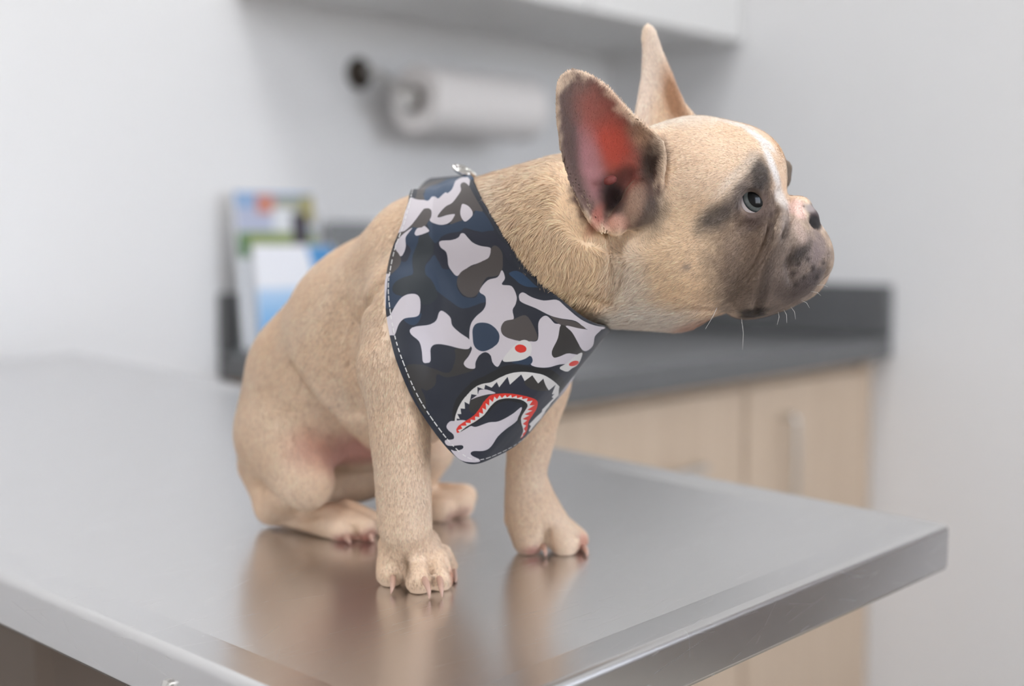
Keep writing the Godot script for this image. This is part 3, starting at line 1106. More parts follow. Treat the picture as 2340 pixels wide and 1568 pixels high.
func paint(px: float, py: float, z: float, rx: float, ry: float, rz: float, roll: float, soft: float, c: Color, side := Vector3.ZERO) -> void:
	if z <= 0.0:                                   # on the surface there
		z = surface_depth(skin_fields, px, py) + 0.001
	var s := z / FOCAL
	var b := (view_axes * Basis(Vector3.BACK, deg_to_rad(roll))).transposed()
	paints.append([at(px, py, z), b, Vector3(1.0 / (rx * s), 1.0 / (ry * s), 1.0 / (rz * s)), soft, c.srgb_to_linear(), c.a, view_axes * side])


func coat_at(p: Vector3, n: Vector3, nz: FastNoiseLite) -> Color:
	var col := COAT.srgb_to_linear()
	var wob := nz.get_noise_3dv(p * 1000.0)
	col = col.lerp(Color(0.98, 0.888, 0.80).srgb_to_linear(), clampf(0.35 + 0.5 * nz.get_noise_3dv(p * 180.0), 0.0, 1.0))
	for q in paints:
		var v: Vector3 = (q[1] * (p - q[0])) * q[2]
		var r := v.length_squared()
		if r < 2.6:
			var e := sqrt(r) + wob * 0.22
			var soft: float = q[3]
			var w := (1.0 - smoothstep(1.0 - soft, 1.0 + soft, e)) * float(q[5])
			if q[6] != Vector3.ZERO:                   # the inside of an ear
				w *= smoothstep(0.0, 0.5, n.dot(q[6]))
			if w > 0.0:
				col = col.lerp(q[4], w)
	return col


func coat_paints() -> void:
	var gold := Color(0.955, 0.82, 0.655)
	var cream := Color(0.97, 0.92, 0.87)
	var ash := Color(0.46, 0.41, 0.395)
	var dark := Color(0.25, 0.23, 0.23)
	paint(1290, 590, 0.85, 150, 190, 150, 0, 0.5, Color(gold, 0.8))
	paint(1560, 590, 0.82, 200, 120, 80, 0, 0.5, Color(gold, 0.55))
	paint(1440, 640, 0, 46, 96, 60, 8, 0.8, Color(cream, 0.6))
	paint(1440, 760, 0.85, 160, 60, 120, 8, 0.4, Color(cream, 0.9))           # throat
	paint(1640, 752, 0.85, 90, 24, 90, 4, 0.4, Color(0.80, 0.62, 0.53, 0.8))
	paint(1560, 290, 0.868, 110, 40, 120, 0, 0.5, Color(cream, 0.8))
	# grey mask on muzzle and cheek
	paint(1772, 620, 0.84, 145, 135, 200, 20, 0.45, Color(ash, 0.92))
	paint(1690, 560, 0, 80, 110, 90, -10, 0.7, Color(0.52, 0.43, 0.36, 0.8))
	paint(1700, 650, 0, 50, 60, 70, 0, 0.7, Color(0.46, 0.39, 0.34, 0.7))
	paint(1640, 492, 0, 56, 26, 60, 34, 0.6, Color(0.34, 0.31, 0.30, 0.85))
	paint(1725, 470, 0, 58, 66, 60, 12, 0.5, Color(0.36, 0.29, 0.27, 0.9))
	paint(1734, 400, 0, 28, 46, 60, 6, 0.5, Color(dark, 0.92))
	paint(1690, 440, 0, 22, 40, 50, -30, 0.6, Color(0.42, 0.38, 0.37, 0.8))
	paint(1797, 405, 0.866, 26, 50, 90, 6, 0.5, Color(0.40, 0.35, 0.31, 0.9))
	paint(1684, 400, 0, 13, 74, 50, -44, 0.6, Color(0.96, 0.88, 0.80, 0.9))             # light brow stroke
	paint(1766, 380, 0, 9, 70, 60, 24, 0.5, Color(0.99, 0.96, 0.94, 0.97))   # blaze
	paint(1738, 318, 0, 44, 9, 60, -44, 0.5, Color(0.99, 0.96, 0.94, 0.95))
	paint(1690, 286, 0, 40, 9, 60, -20, 0.6, Color(0.98, 0.94, 0.91, 0.8))
	paint(1784, 452, 0, 14, 40, 60, 24, 0.5, Color(0.95, 0.91, 0.88, 0.9))
	paint(1796, 500, 0, 12, 60, 50, -12, 0.6, Color(0.60, 0.55, 0.53, 0.6))
	paint(1770, 600, 0, 12, 70, 50, -20, 0.6, Color(0.58, 0.52, 0.49, 0.5))
	paint(1822, 476, 0, 18, 32, 60, 0, 0.4, Color(0.94, 0.80, 0.75, 0.95))      # pink bridge
	paint(1828, 530, 0, 14, 34, 40, 20, 0.6, Color(0.80, 0.70, 0.65, 0.75))
	paint(1868, 566, 0, 26, 40, 60, 0, 0.7, Color(0.60, 0.53, 0.53, 0.6))
	paint(1853, 500, 0.842, 24, 34, 70, 0, 0.2, Color(0.32, 0.27, 0.27, 1.0))    # nose
	paint(1860, 510, 0, 17, 20, 40, 0, 0.3, Color(0.12, 0.085, 0.085, 1.0))
	paint(1850, 476, 0, 16, 11, 50, 0, 0.5, Color(0.64, 0.59, 0.58, 0.9))
	paint(1826, 580, 0, 40, 13, 50, 42, 0.6, Color(0.22, 0.19, 0.18, 0.85))
	paint(1852, 640, 0, 60, 20, 50, 36, 0.6, Color(0.32, 0.28, 0.28, 0.85))
	paint(1800, 660, 0, 40, 30, 50, 20, 0.7, Color(0.38, 0.33, 0.31, 0.7))
	paint(1748, 640, 0, 12, 66, 40, -10, 0.7, Color(0.30, 0.26, 0.25, 0.5))
	paint(1722, 716, 0, 36, 14, 60, 10, 0.4, Color(0.18, 0.15, 0.14, 0.9))
	for q in [[1822, 604], [1844, 592], [1812, 624], [1856, 612], [1836, 634], [1866, 632], [1818, 650], [1880, 600]]:
		paint(q[0], q[1], 0, 7, 6, 24, 20, 0.6, Color(0.16, 0.13, 0.13, 0.75))
	paint(1571, 610, 0, 9, 8, 20, 0, 0.6, Color(0.46, 0.40, 0.40, 0.7))
	# near ear: bare inside, grey towards the rim, red where the light shines on thin skin
	var inn := Vector3(0, 0, 1)
	paint(1348, 290, 0.812, 70, 124, 60, 20, 0.14, Color(0.46, 0.36, 0.33, 0.97), inn)
	paint(1398, 390, 0.822, 108, 140, 60, 14, 0.16, Color(0.50, 0.37, 0.33, 0.97), inn)
	paint(1318, 380, 0.82, 36, 130, 60, 14, 0.2, Color(0.44, 0.34, 0.31, 0.9), inn)
	paint(1300, 300, 0.815, 34, 150, 60, 8, 0.6, Color(0.38, 0.30, 0.28, 0.85), inn)
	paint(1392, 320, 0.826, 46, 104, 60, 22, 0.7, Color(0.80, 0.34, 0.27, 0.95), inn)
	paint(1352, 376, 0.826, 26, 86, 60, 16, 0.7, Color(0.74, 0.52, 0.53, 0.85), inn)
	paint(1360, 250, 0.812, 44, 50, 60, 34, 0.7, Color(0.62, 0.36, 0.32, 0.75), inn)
	paint(1476, 300, 0.828, 36, 64, 50, 34, 0.5, Color(0.78, 0.62, 0.50, 0.95), inn)
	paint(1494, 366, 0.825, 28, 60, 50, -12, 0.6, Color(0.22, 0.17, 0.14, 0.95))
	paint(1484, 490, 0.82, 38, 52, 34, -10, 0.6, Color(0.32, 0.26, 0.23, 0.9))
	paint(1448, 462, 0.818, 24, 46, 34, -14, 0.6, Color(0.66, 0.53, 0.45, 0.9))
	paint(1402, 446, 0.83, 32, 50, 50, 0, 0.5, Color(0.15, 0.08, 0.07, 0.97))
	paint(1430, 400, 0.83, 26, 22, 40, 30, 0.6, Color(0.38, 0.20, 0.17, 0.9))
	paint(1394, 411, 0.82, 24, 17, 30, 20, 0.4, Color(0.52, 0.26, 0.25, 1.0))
	paint(1366, 496, 0.82, 15, 50, 40, -24, 0.5, Color(0.72, 0.44, 0.38, 0.8))
	paint(1406, 512, 0.82, 28, 20, 34, 0, 0.5, Color(0.86, 0.66, 0.58, 0.9))
	# far ear
	paint(1538, 225, 0.905, 20, 76, 60, 18, 0.6, Color(0.70, 0.50, 0.36, 0.8))
	paint(1482, 170, 0.905, 34, 150, 60, -8, 0.6, Color(0.96, 0.89, 0.83, 0.9))
	# groin, paw tips
	paint(712, 1030, 0.962, 52, 46, 60, -20, 0.8, Color(0.80, 0.55, 0.50, 0.55))
	paint(815, 1050, 0.985, 80, 60, 90, 0, 0.6, Color(0.80, 0.58, 0.55, 0.8))
	paint(790, 1240, 0.97, 40, 18, 30, 0, 0.5, Color(0.62, 0.32, 0.30, 0.8))
	paint(848, 1232, 0.97, 34, 22, 30, 0, 0.5, Color(0.60, 0.28, 0.26, 0.8))
	paint(1062, 1180, 1.02, 46, 20, 40, 20, 0.5, Color(0.62, 0.36, 0.32, 0.8))
	paint(1226, 1264, 0.935, 34, 14, 30, 0, 0.5, Color(0.78, 0.52, 0.48, 0.8))
	paint(1330, 1246, 0.95, 20, 26, 40, 0, 0.5, Color(0.82, 0.58, 0.50, 0.8))
	paint(1036, 1318, 0.875, 12, 22, 30, 10, 0.5, Color(0.72, 0.44, 0.36, 0.8))
	paint(930, 1296, 0.865, 10, 30, 30, 8, 0.6, Color(0.50, 0.36, 0.22, 0.6))
	paint(982, 1290, 0.86, 8, 34, 30, 8, 0.6, Color(0.50, 0.36, 0.22, 0.6))


# the lie of the hair: [pixel, depth, direction in the picture, length in mm]
const GROOM := [
	[1650, 300, 0.85, -1.0, 0.05, 2.4], [1560, 340, 0.82, -0.95, 0.2, 2.6], [1690, 340, 0.83, -0.9, 0.1, 2.2], [1600, 470, 0.81, -0.9, 0.45, 2.8], [1560, 600, 0.805, -0.9, 0.4, 3.2], [1480, 650, 0.81, -0.8, 0.5, 4.0],
	[1640, 640, 0.81, -0.8, 0.55, 2.6], [1700, 560, 0.81, -0.7, 0.6, 2.2], [1790, 600, 0.81, -0.4, 0.8, 1.6], [1870, 590, 0.83, 0.1, 1.0, 1.3], [1800, 690, 0.83, -0.7, 0.5, 1.8], [1790, 470, 0.84, -0.3, 0.9, 1.4], [1700, 720, 0.84, -0.9, 0.3, 2.6],
	[1560, 745, 0.85, -0.9, 0.35, 4.5], [1430, 740, 0.84, -0.9, 0.35, 5.0], [1420, 640, 0.82, -0.7, 0.7, 4.5],
	[1180, 390, 0.88, -1.0, 0.15, 5.5], [1250, 360, 0.87, -1.0, 0.1, 5.0], [1150, 470, 0.85, -0.95, 0.35, 7.0], [1230, 450, 0.83, -0.85, 0.5, 7.5], [1260, 540, 0.82, -0.5, 0.85, 8.0], [1310, 600, 0.82, -0.15, 1.0, 8.0],
	[1365, 580, 0.82, 0.5, 0.8, 7.0], [1375, 650, 0.83, -0.5, 0.6, 6.5], [1290, 670, 0.83, -0.4, 0.9, 7.0], [1200, 560, 0.83, -0.6, 0.8, 7.5],
	[1340, 250, 0.81, -0.2, -1.0, 1.2], [1420, 330, 0.83, 0.2, -1.0, 1.2], [1290, 250, 0.81, -0.3, -1.0, 1.6], [1490, 300, 0.83, -0.6, -0.8, 3.0], [1490, 450, 0.82, -0.5, -0.8, 2.4], [1400, 480, 0.82, -0.3, -1.0, 1.2],
	[1276, 320, 0.81, -0.3, -1.0, 1.3], [1292, 400, 0.815, -0.3, -1.0, 1.2], [1314, 455, 0.818, -0.3, -1.0, 1.1], [1340, 500, 0.82, -0.3, -1.0, 1.1], [1366, 530, 0.825, -0.3, -1.0, 1.3], [1380, 480, 0.825, -0.3, -1.0, 0.8], [1350, 420, 0.83, -0.2, -1.0, 0.8], [1390, 400, 0.83, -0.2, -1.0, 0.6], [1440, 520, 0.825, -0.3, -0.9, 1.4], [1310, 180, 0.80, -0.2, -1.0, 2.0], [1380, 205, 0.805, 0.4, -0.9, 2.2], [1440, 255, 0.815, 0.4, -0.9, 2.4], [1470, 150, 0.90, -0.1, -1.0, 2.6], [1530, 220, 0.90, 0.0, -1.0, 3.0],
	[900, 480, 0.96, -0.9, 0.45, 3.0], [750, 600, 1.0, -0.75, 0.65, 3.2], [640, 760, 1.02, -0.55, 0.85, 3.4], [780, 760, 0.95, -0.7, 0.7, 3.4], [740, 900, 0.95, -0.5, 0.85, 3.4], [590, 900, 1.02, -0.2, 1.0, 3.4], [560, 1020, 1.03, 0.1, 1.0, 3.4],
	[640, 1030, 0.97, 0.15, 1.0, 3.2], [700, 1120, 0.96, -0.3, 1.0, 2.6], [640, 1180, 1.0, 0.9, 0.3, 2.4], [800, 1200, 0.97, 0.9, 0.5, 2.0], [860, 740, 0.89, -0.5, 0.9, 3.2], [900, 900, 0.84, -0.1, 1.0, 3.2],
	[915, 1050, 0.85, -0.1, 1.0, 3.0], [925, 1180, 0.855, 0.0, 1.0, 2.8], [950, 1300, 0.85, 0.1, 1.0, 2.4], [1210, 1000, 0.92, -0.1, 1.0, 2.8], [1210, 1150, 0.925, 0.1, 1.0, 2.6], [1280, 1230, 0.93, 0.8, 0.6, 2.2],
	[1040, 1140, 1.02, 0.8, 0.5, 2.2], [1000, 1030, 1.0, 0.5, 0.8, 2.6], [830, 1040, 0.98, 0.2, 1.0, 1.6],
]


func surface_depth(fields: Array, px: float, py: float) -> float:
	var z := 0.72
	while z < 1.15:
		var p := at(px, py, z)
		for f in fields:
			if f.value(p) < 0.0:
				return z
		z += 0.0012
	return 1.0


func build_dog() -> void:
	view_axes = Basis(Vector3.RIGHT, -TABLE_PITCH)
	var t0 := Time.get_ticks_msec()
	var body := body_field()
	var head := head_field()
	var verts := PackedVector3Array()
	var norms := PackedVector3Array()
	var tris := PackedInt32Array()
	body.nets(verts, norms, tris)
	var body_count := verts.size()
	head.nets(verts, norms, tris)
	for i in body_count:
		if verts[i].y < 0.0006:
			verts[i].y = 0.0006
	skin_fields = [body, head]
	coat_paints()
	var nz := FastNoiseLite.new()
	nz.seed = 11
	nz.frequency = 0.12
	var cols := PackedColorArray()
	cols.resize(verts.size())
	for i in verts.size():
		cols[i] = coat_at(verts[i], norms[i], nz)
	var arr := []
	arr.resize(Mesh.ARRAY_MAX)
	arr[Mesh.ARRAY_VERTEX] = verts
	arr[Mesh.ARRAY_NORMAL] = norms
	arr[Mesh.ARRAY_COLOR] = cols
	arr[Mesh.ARRAY_INDEX] = tris
	var mesh := ArrayMesh.new()
	mesh.add_surface_from_arrays(Mesh.PRIMITIVE_TRIANGLES, arr)
	var skin := surface(Color.WHITE, 0.75)
	skin.vertex_color_use_as_albedo = true
	var dog := thing("puppy", "fawn bulldog puppy with upright bat ears and grey muzzle sitting on the steel table", "dog", table_frame)
	obj("body", mesh, skin, dog)
	build_eyes(dog)
	build_claws(dog, [body, head])
	build_bandana([body, head])
	var fur := fur_mesh(verts, norms, cols, tris)
	var hair := surface(Color.WHITE, 0.5)
	hair.vertex_color_use_as_albedo = true
	hair.backlight_enabled = true
	hair.backlight = Color(0.5, 0.5, 0.5)
	var o := obj("fur", fur, hair, dog)
	o.set_meta("kind", "stuff")


func ball(centre: Vector3, gaze: Vector3, r: float, from: float, to: float, rows: int, ramp: Callable) -> ArrayMesh:
	var st := start()
	var side := gaze.cross(Vector3.UP).normalized()
	var up := side.cross(gaze)
	var sides := 40
	for i in rows:
		for k in sides:
			var quad := []
			for q in [[i, k], [i, k + 1], [i + 1, k + 1], [i + 1, k]]:
				var a := lerpf(from, to, float(q[0]) / rows)
				var b: float = TAU * q[1] / sides
				quad.append([gaze * cos(a) + (side * cos(b) + up * sin(b)) * sin(a), ramp.call(a, b)])
			for j in [0, 2, 1, 0, 3, 2]:
				st.set_normal(quad[j][0])
				st.set_color(quad[j][1])
				st.add_vertex(centre + quad[j][0] * r)
	return st.commit()


func build_eyes(dog: Node3D) -> void:
	var wet := surface(Color.WHITE, 0.16)
	wet.vertex_color_use_as_albedo = true
	wet.metallic_specular = 0.35
	var nz := FastNoiseLite.new()
	nz.frequency = 1.2
	var white := func(a: float, b: float) -> Color: return Color(0.60, 0.54, 0.54)
	var iris := func(a: float, b: float) -> Color:
		var q := clampf((a - 0.42) / 0.32, 0.0, 1.0)
		var base := Color(0.014, 0.018, 0.02).lerp(Color(0.115, 0.125, 0.12), sin(q * PI))
		if q > 0.86:
			base = Color(0.02, 0.025, 0.03)
		return base * (1.0 + 0.35 * nz.get_noise_2d(cos(b) * 6.0, sin(b) * 6.0))
	var black := func(a: float, b: float) -> Color: return Color(0.004, 0.005, 0.006)
	for k in 2:
		var c := at(1703, 464, 0.8352) if k == 0 else at(1738, 452, 0.886)
		var gaze := (view_axes * Vector3(0.44, 0.20, 0.88)).normalized() if k == 0 else (view_axes * Vector3(0.95, 0.20, -0.25)).normalized()
		var r := 0.0122
		var e := obj("eye", ball(c, gaze, r, 0.0, PI, 24, white), wet, dog)
		obj("iris", ball(c, gaze, r * 1.012, 0.38, 0.74, 10, iris), wet, e)
		obj("pupil", ball(c, gaze, r * 1.018, 0.0, 0.50, 8, black), wet, e)


func build_claws(dog: Node3D, fields: Array) -> void:
	var horn := surface(Color(0.80, 0.65, 0.58), 0.35)
	# pixels of root, bend and tip; the tip rests on the steel
	var list := [[898, 1318, 899, 1338, 893, 1360], [968, 1322, 982, 1342, 981, 1372], [1004, 1322, 1009, 1342, 1010, 1368], [1036, 1312, 1041, 1322, 1040, 1334], [1240, 1246, 1247, 1258, 1247, 1276], [1333, 1250, 1342, 1260, 1342, 1274], [790, 1226, 798, 1234, 800, 1246], [846, 1222, 852, 1232, 852, 1242]]
	for q in list:
		var z := surface_depth(fields, q[0], q[1])
		var tip := on_table(q[4], q[5]) + Vector3(0, 0.0008, 0)
		var root := at(q[0], q[1], z + 0.0012)
		var zt := (tip - Vector3(0, TABLE_DROP, 0)).dot(look(1170, 784))
		var bend := at(q[2], q[3], minf(surface_depth(fields, q[2], q[3]), zt) - 0.002)
		var pts := []
		var rad := []
		for i in 7:
			var t := i / 6.0
			var cr := lerpf(0.0021, 0.0003, t * t)
			var cp := root.lerp(bend, t).lerp(bend.lerp(tip, t), t)
			cp.y = maxf(cp.y, cr + 0.0004)
			pts.append(cp)
			rad.append(cr)
		obj("claw", tube(pts, rad, 10), horn, dog)
	var pale := surface(Color(0.88, 0.86, 0.84), 0.4)
	for q in [[1694, 726, 1697, 800], [1790, 706, 1798, 738], [1806, 700, 1818, 730], [1778, 712, 1776, 742], [1830, 686, 1850, 704], [1852, 666, 1876, 676], [1866, 652, 1892, 656], [1640, 700, 1612, 752]]:
		var z := surface_depth(fields, q[0], q[1])
		var root := at(q[0], q[1], z + 0.0006)
		var tip := at(q[2], q[3], z - 0.006)
		var mid := root.lerp(tip, 0.5) + Vector3(0.0006, 0.0008, 0.0012)
		obj("whisker", tube([root, mid, tip], [0.00016, 0.00013, 0.00005], 5), pale, dog)


# short hair: thin tapered blades that follow the lie of the coat
func fur_mesh(verts: PackedVector3Array, norms: PackedVector3Array, cols: PackedColorArray, tris: PackedInt32Array) -> ArrayMesh:
	var rng := RandomNumberGenerator.new()
	rng.seed = 4
	var nz := FastNoiseLite.new()
	nz.seed = 9
	nz.frequency = 0.16
	nz.fractal_octaves = 2
	# the lie at each vertex
	var gp := PackedVector3Array()
	var gd := PackedVector3Array()
	var gl := PackedFloat32Array()
	for g in GROOM:
		gp.append(at(g[0], g[1], g[2]))
		gd.append((view_axes * Vector3(g[3], -float(g[4]), 0.0)).normalized())
		gl.append(g[5] * 0.001)
	var dirs := PackedVector3Array()
	var lens := PackedFloat32Array()
	dirs.resize(verts.size())
	lens.resize(verts.size())
	for i in verts.size():
		var p := verts[i]
		var d := Vector3.ZERO
		var l := 0.0
		var ws := 0.0
		for j in gp.size():
			var r := p.distance_squared_to(gp[j])
			if r < 0.0064:
				var w := 1.0 / (r + 0.00003)
				w *= w
				d += gd[j] * w
				l += gl[j] * w
				ws += w
		if ws > 0.0:
			l /= ws
		else:
			d = Vector3.DOWN
			l = 0.003
		var n := norms[i]
		dirs[i] = (d - n * d.dot(n)).normalized()
		lens[i] = l
	var nose := at(1852, 502, 0.838)
	var eye := at(1714, 462, 0.826)
	var canal := at(1398, 450, 0.825)
	var vo := PackedVector3Array()
	var no_ := PackedVector3Array()
	var co := PackedColorArray()
	var ix := PackedInt32Array()
	var density := 2.1e6
	for t in range(0, tris.size(), 3):
		var a := tris[t]
		var b := tris[t + 1]
		var c := tris[t + 2]
		var pa := verts[a]
		if cloth_cells.has(Vector3i((pa * 220.0).floor())):
			continue
		if pa.y < 0.004:
			continue
		if pa.distance_to(nose) < 0.011 or pa.distance_to(eye) < 0.0095 or pa.distance_to(canal) < 0.008:
			continue
		var l0 := lens[a]
		if l0 < 0.0004:
			continue
		var area := 0.5 * (verts[b] - pa).cross(verts[c] - pa).length()
		var facing := norms[a].dot((Vector3(0, TABLE_DROP, 0) - pa).normalized())
		var want := area * density * (1.0 if facing > -0.35 else 0.3)
		var count := int(want)
		if rng.randf() < want - count:
			count += 1
		for k in count:
			var u := rng.randf()
			var v := rng.randf()
			if u + v > 1.0:
				u = 1.0 - u
				v = 1.0 - v
			var w := 1.0 - u - v
			var p := pa * w + verts[b] * u + verts[c] * v
			var n := (norms[a] * w + norms[b] * u + norms[c] * v).normalized()
			var g := dirs[a] * w + dirs[b] * u + dirs[c] * v
			var q := p * 1000.0
			var sw := nz.get_noise_3dv(q)
			var side := g.cross(n)
			g = (g + side * (sw * lerpf(0.3, 0.8, clampf((l0 - 0.003) / 0.004, 0.0, 1.0)) + rng.randf_range(-0.2, 0.2))).normalized()
			side = g.cross(n).normalized()
			var l := l0 * rng.randf_range(0.65, 1.2)
			var lift := rng.randf_range(0.10, 0.34) + 0.25 * absf(sw)
			var wd := side * (0.00011 + 0.000012 * l * 1000.0)
			var mid := p + (g + n * lift * 1.2).normalized() * l * 0.5
			var tip := mid + (g + n * lift * 0.35).normalized() * l * 0.5
			var root := p - n * 0.0003
			mid.y = maxf(mid.y, 0.0006)
			tip.y = maxf(tip.y, 0.0006)
			var s := vo.size()
			vo.append(root - wd)
			vo.append(root + wd)
			vo.append(mid - wd * 0.8)
			vo.append(mid + wd * 0.8)
			vo.append(tip)
			var nn := (n + side * rng.randf_range(-0.5, 0.5) + g * 0.15).normalized()
			var col := cols[a] * w + cols[b] * u + cols[c] * v
			var tone := rng.randf_range(0.68, 1.25) * (1.0 + 0.14 * sw)
			col = Color(col.r * tone, col.g * tone, col.b * tone)
			for j in 5:
				no_.append(nn)
				co.append(col)
			ix.append_array(PackedInt32Array([s, s + 2, s + 1, s + 1, s + 2, s + 3, s + 2, s + 4, s + 3]))
	var arr := []
	arr.resize(Mesh.ARRAY_MAX)
	arr[Mesh.ARRAY_VERTEX] = vo
	arr[Mesh.ARRAY_NORMAL] = no_
	arr[Mesh.ARRAY_COLOR] = co
	arr[Mesh.ARRAY_INDEX] = ix
	var mesh := ArrayMesh.new()
	mesh.add_surface_from_arrays(Mesh.PRIMITIVE_TRIANGLES, arr)
	return mesh


# ---------------------------------------------------------------- the bandana

# columns from the nape down the near side, round the chest and up the far side: collar point and hem point (pixel, depth)
const CLOTH := [
	[1076, 399, 0.915, 992, 406, 0.955], [1080, 418, 0.895, 950, 438, 0.942], [1094, 452, 0.878, 918, 515, 0.918], [1120, 500, 0.86, 892, 582, 0.898], [1150, 550, 0.848, 880, 655, 0.884],
	[1185, 598, 0.84, 884, 730, 0.872], [1222, 638, 0.836, 904, 818, 0.862], [1262, 676, 0.832, 945, 915, 0.852], [1300, 708, 0.832, 1000, 998, 0.846], [1335, 734, 0.834, 1044, 1046, 0.844],
	[1362, 748, 0.84, 1080, 1061, 0.846], [1384, 754, 0.852, 1125, 1048, 0.854], [1393, 757, 0.87, 1190, 1010, 0.868], [1380, 752, 0.89, 1255, 935, 0.89], [1350, 740, 0.905, 1305, 870, 0.92],
	[1300, 700, 0.925, 1310, 790, 0.955], [1240, 600, 0.935, 1240, 680, 0.99], [1170, 500, 0.938, 1120, 540, 0.99], [1115, 425, 0.932, 1040, 445, 0.98],
]
var cloth_cells := {}


# pixel and depth of a point of the cloth, between the columns
func cloth_point(u: float, v: float) -> Vector3:
	var n := CLOTH.size()
	var fu := u * n
	var i := int(floor(fu))
	var t := fu - i
	var out := []
	for k in [i - 1, i, i + 1, i + 2]:
		var q: Array = CLOTH[posmod(k, n)]
		out.append(Vector3(q[0], q[1], q[2] * 1000.0).lerp(Vector3(q[3], q[4], q[5] * 1000.0), v))
	return out[1].cubic_interpolate(out[2], out[0], out[3], t)


func build_bandana(fields: Array) -> void:
	var nu := 190
	var nv := 60
	# how far the coat lies on the near side, on a coarse raster of the cloth
	var cu := 38
	var cv := 12
	var near := []
	for i in cu + 1:
		var col := PackedFloat32Array()
		for j in cv + 1:
			var q := cloth_point(float(i % cu) / cu, float(j) / cv)
			var z := q.z * 0.001
			if float(i) / cu < 0.62:
				var hit := surface_depth(fields, q.x, q.y)
				if hit < 0.999:
					z = minf(z, hit - 0.0035)
			col.append(z)
		near.append(col)
	for pass_ in 2:
		var old := near.duplicate(true)
		for i in range(1, cu):
			for j in range(0, cv + 1):
				var q: float = (old[i - 1][j] + old[i + 1][j] + old[i][maxi(j - 1, 0)] + old[i][mini(j + 1, cv)]) * 0.25
				near[i][j] = minf(old[i][j], q) if pass_ == 0 else lerpf(old[i][j], q, 0.3)
	var grid := []
	for i in nu + 1:
		var col := []
		for j in nv + 1:
			var u := float(i % nu) / nu
			var v := float(j) / nv
			var q := cloth_point(u, v)
			var a := u * cu
			var b := v * cv
			var ia := mini(int(a), cu - 1)
			var ib := mini(int(b), cv - 1)
			var z := lerpf(lerpf(near[ia][ib], near[ia + 1][ib], a - ia), lerpf(near[ia][ib + 1], near[ia + 1][ib + 1], a - ia), b - ib)
			col.append(at(q.x, q.y, z))
		grid.append(col)
	# keep the cloth a little off the coat, then relax it
	for pass_ in 3:
		for i in nu:
			for j in nv + 1:
				var p: Vector3 = grid[i][j]
				for f in fields:
					var d: float = f.value(p)
					if d < 0.0024:
						var s: Vector3 = f.slope(p)
						if s.length_squared() > 1e-12:
							p += s.normalized() * (0.0026 - d)
				grid[i][j] = p
		if pass_ < 2:
			var old := grid.duplicate(true)
			for i in nu:
				for j in range(1, nv):
					var q: Vector3 = (old[(i + 1) % nu][j] + old[(i + nu - 1) % nu][j] + old[i][j + 1] + old[i][j - 1]) * 0.25
					grid[i][j] = old[i][j].lerp(q, 0.7)
	grid[nu] = grid[0]
	for i in nu:
		for j in nv + 1:
			var p: Vector3 = grid[i][j]
			cloth_cells[Vector3i((p * 220.0).floor())] = true
			cloth_cells[Vector3i(((p + Vector3(0, 0, -0.004)) * 220.0).floor())] = true
	# outside, inside and a rolled collar edge
	var norm := []
	for i in nu + 1:
		var row := []
		for j in nv + 1:
			var du: Vector3 = grid[(i + 1) % nu][j] - grid[(i + nu - 1) % nu][j]
			var dv: Vector3 = grid[i][mini(j + 1, nv)] - grid[i][maxi(j - 1, 0)]
			row.append(dv.cross(du).normalized())
		norm.append(row)
	var flip := 1.0
	var probe: Vector3 = norm[int(nu * 0.42)][nv / 2]
	if probe.dot(Vector3(0, TABLE_DROP, 0) - grid[int(nu * 0.42)][nv / 2]) < 0.0:
		flip = -1.0
	var rows := []                                  # each row: points, normals, v
	for j in range(6, 0, -1):                       # the roll
		var a := PI * j / 6.0
		var pts := []
		var ns := []
		for i in nu + 1:
			var n: Vector3 = norm[i][0] * flip
			var up: Vector3 = (grid[i][0] - grid[i][2]).normalized()
			var r := 0.0017
			var dirn := n * cos(a) + up * sin(a)
			pts.append(grid[i][0] - n * r + dirn * r)
			ns.append(dirn)
		rows.append([pts, ns, -0.008 * j])
	for j in nv + 1:
		var pts := []
		var ns := []
		for i in nu + 1:
			pts.append(grid[i][j])
			ns.append(norm[i][j] * flip)
		rows.append([pts, ns, float(j) / nv])
	for j in [nv, nv - 2]:                          # hem turned under
		var pts := []
		var ns := []
		for i in nu + 1:
			var n: Vector3 = norm[i][j] * flip
			pts.append(grid[i][j] - n * 0.0013)
			ns.append(-n)
		rows.append([pts, ns, 1.0 if j == nv else 0.97])
	var st := start()
	for j in rows.size() - 1:
		for i in nu:
			var ps := []
			for q in [[j, i], [j, i + 1], [j + 1, i + 1], [j + 1, i]]:
				ps.append([rows[q[0]][0][q[1]], rows[q[0]][1][q[1]], Vector2(float(q[1]) / nu, (float(rows[q[0]][2]) + 0.06) / 1.06)])
			var order := [0, 1, 2, 0, 2, 3]
			if (ps[1][0] - ps[0][0]).cross(ps[2][0] - ps[0][0]).dot(ps[0][1]) > 0.0:
				order = [0, 2, 1, 0, 3, 2]
			for k in order:
				st.set_normal(ps[k][1])
				st.set_uv(ps[k][2])
				st.add_vertex(ps[k][0])
	var m := surface(Color.WHITE, 0.62)
	m.albedo_texture = ImageTexture.create_from_image(bandana_print())
	m.rim_enabled = true
	m.rim = 0.35
	m.rim_tint = 0.5
	var t := thing("bandana", "navy and white camouflage pet bandana with a printed shark face, worn by the puppy", "bandana", table_frame)
	obj("cloth", st.commit(), m, t)
	# stitches along the hem
	st = start()
	var run := 0.0
	var j0 := nv - 2
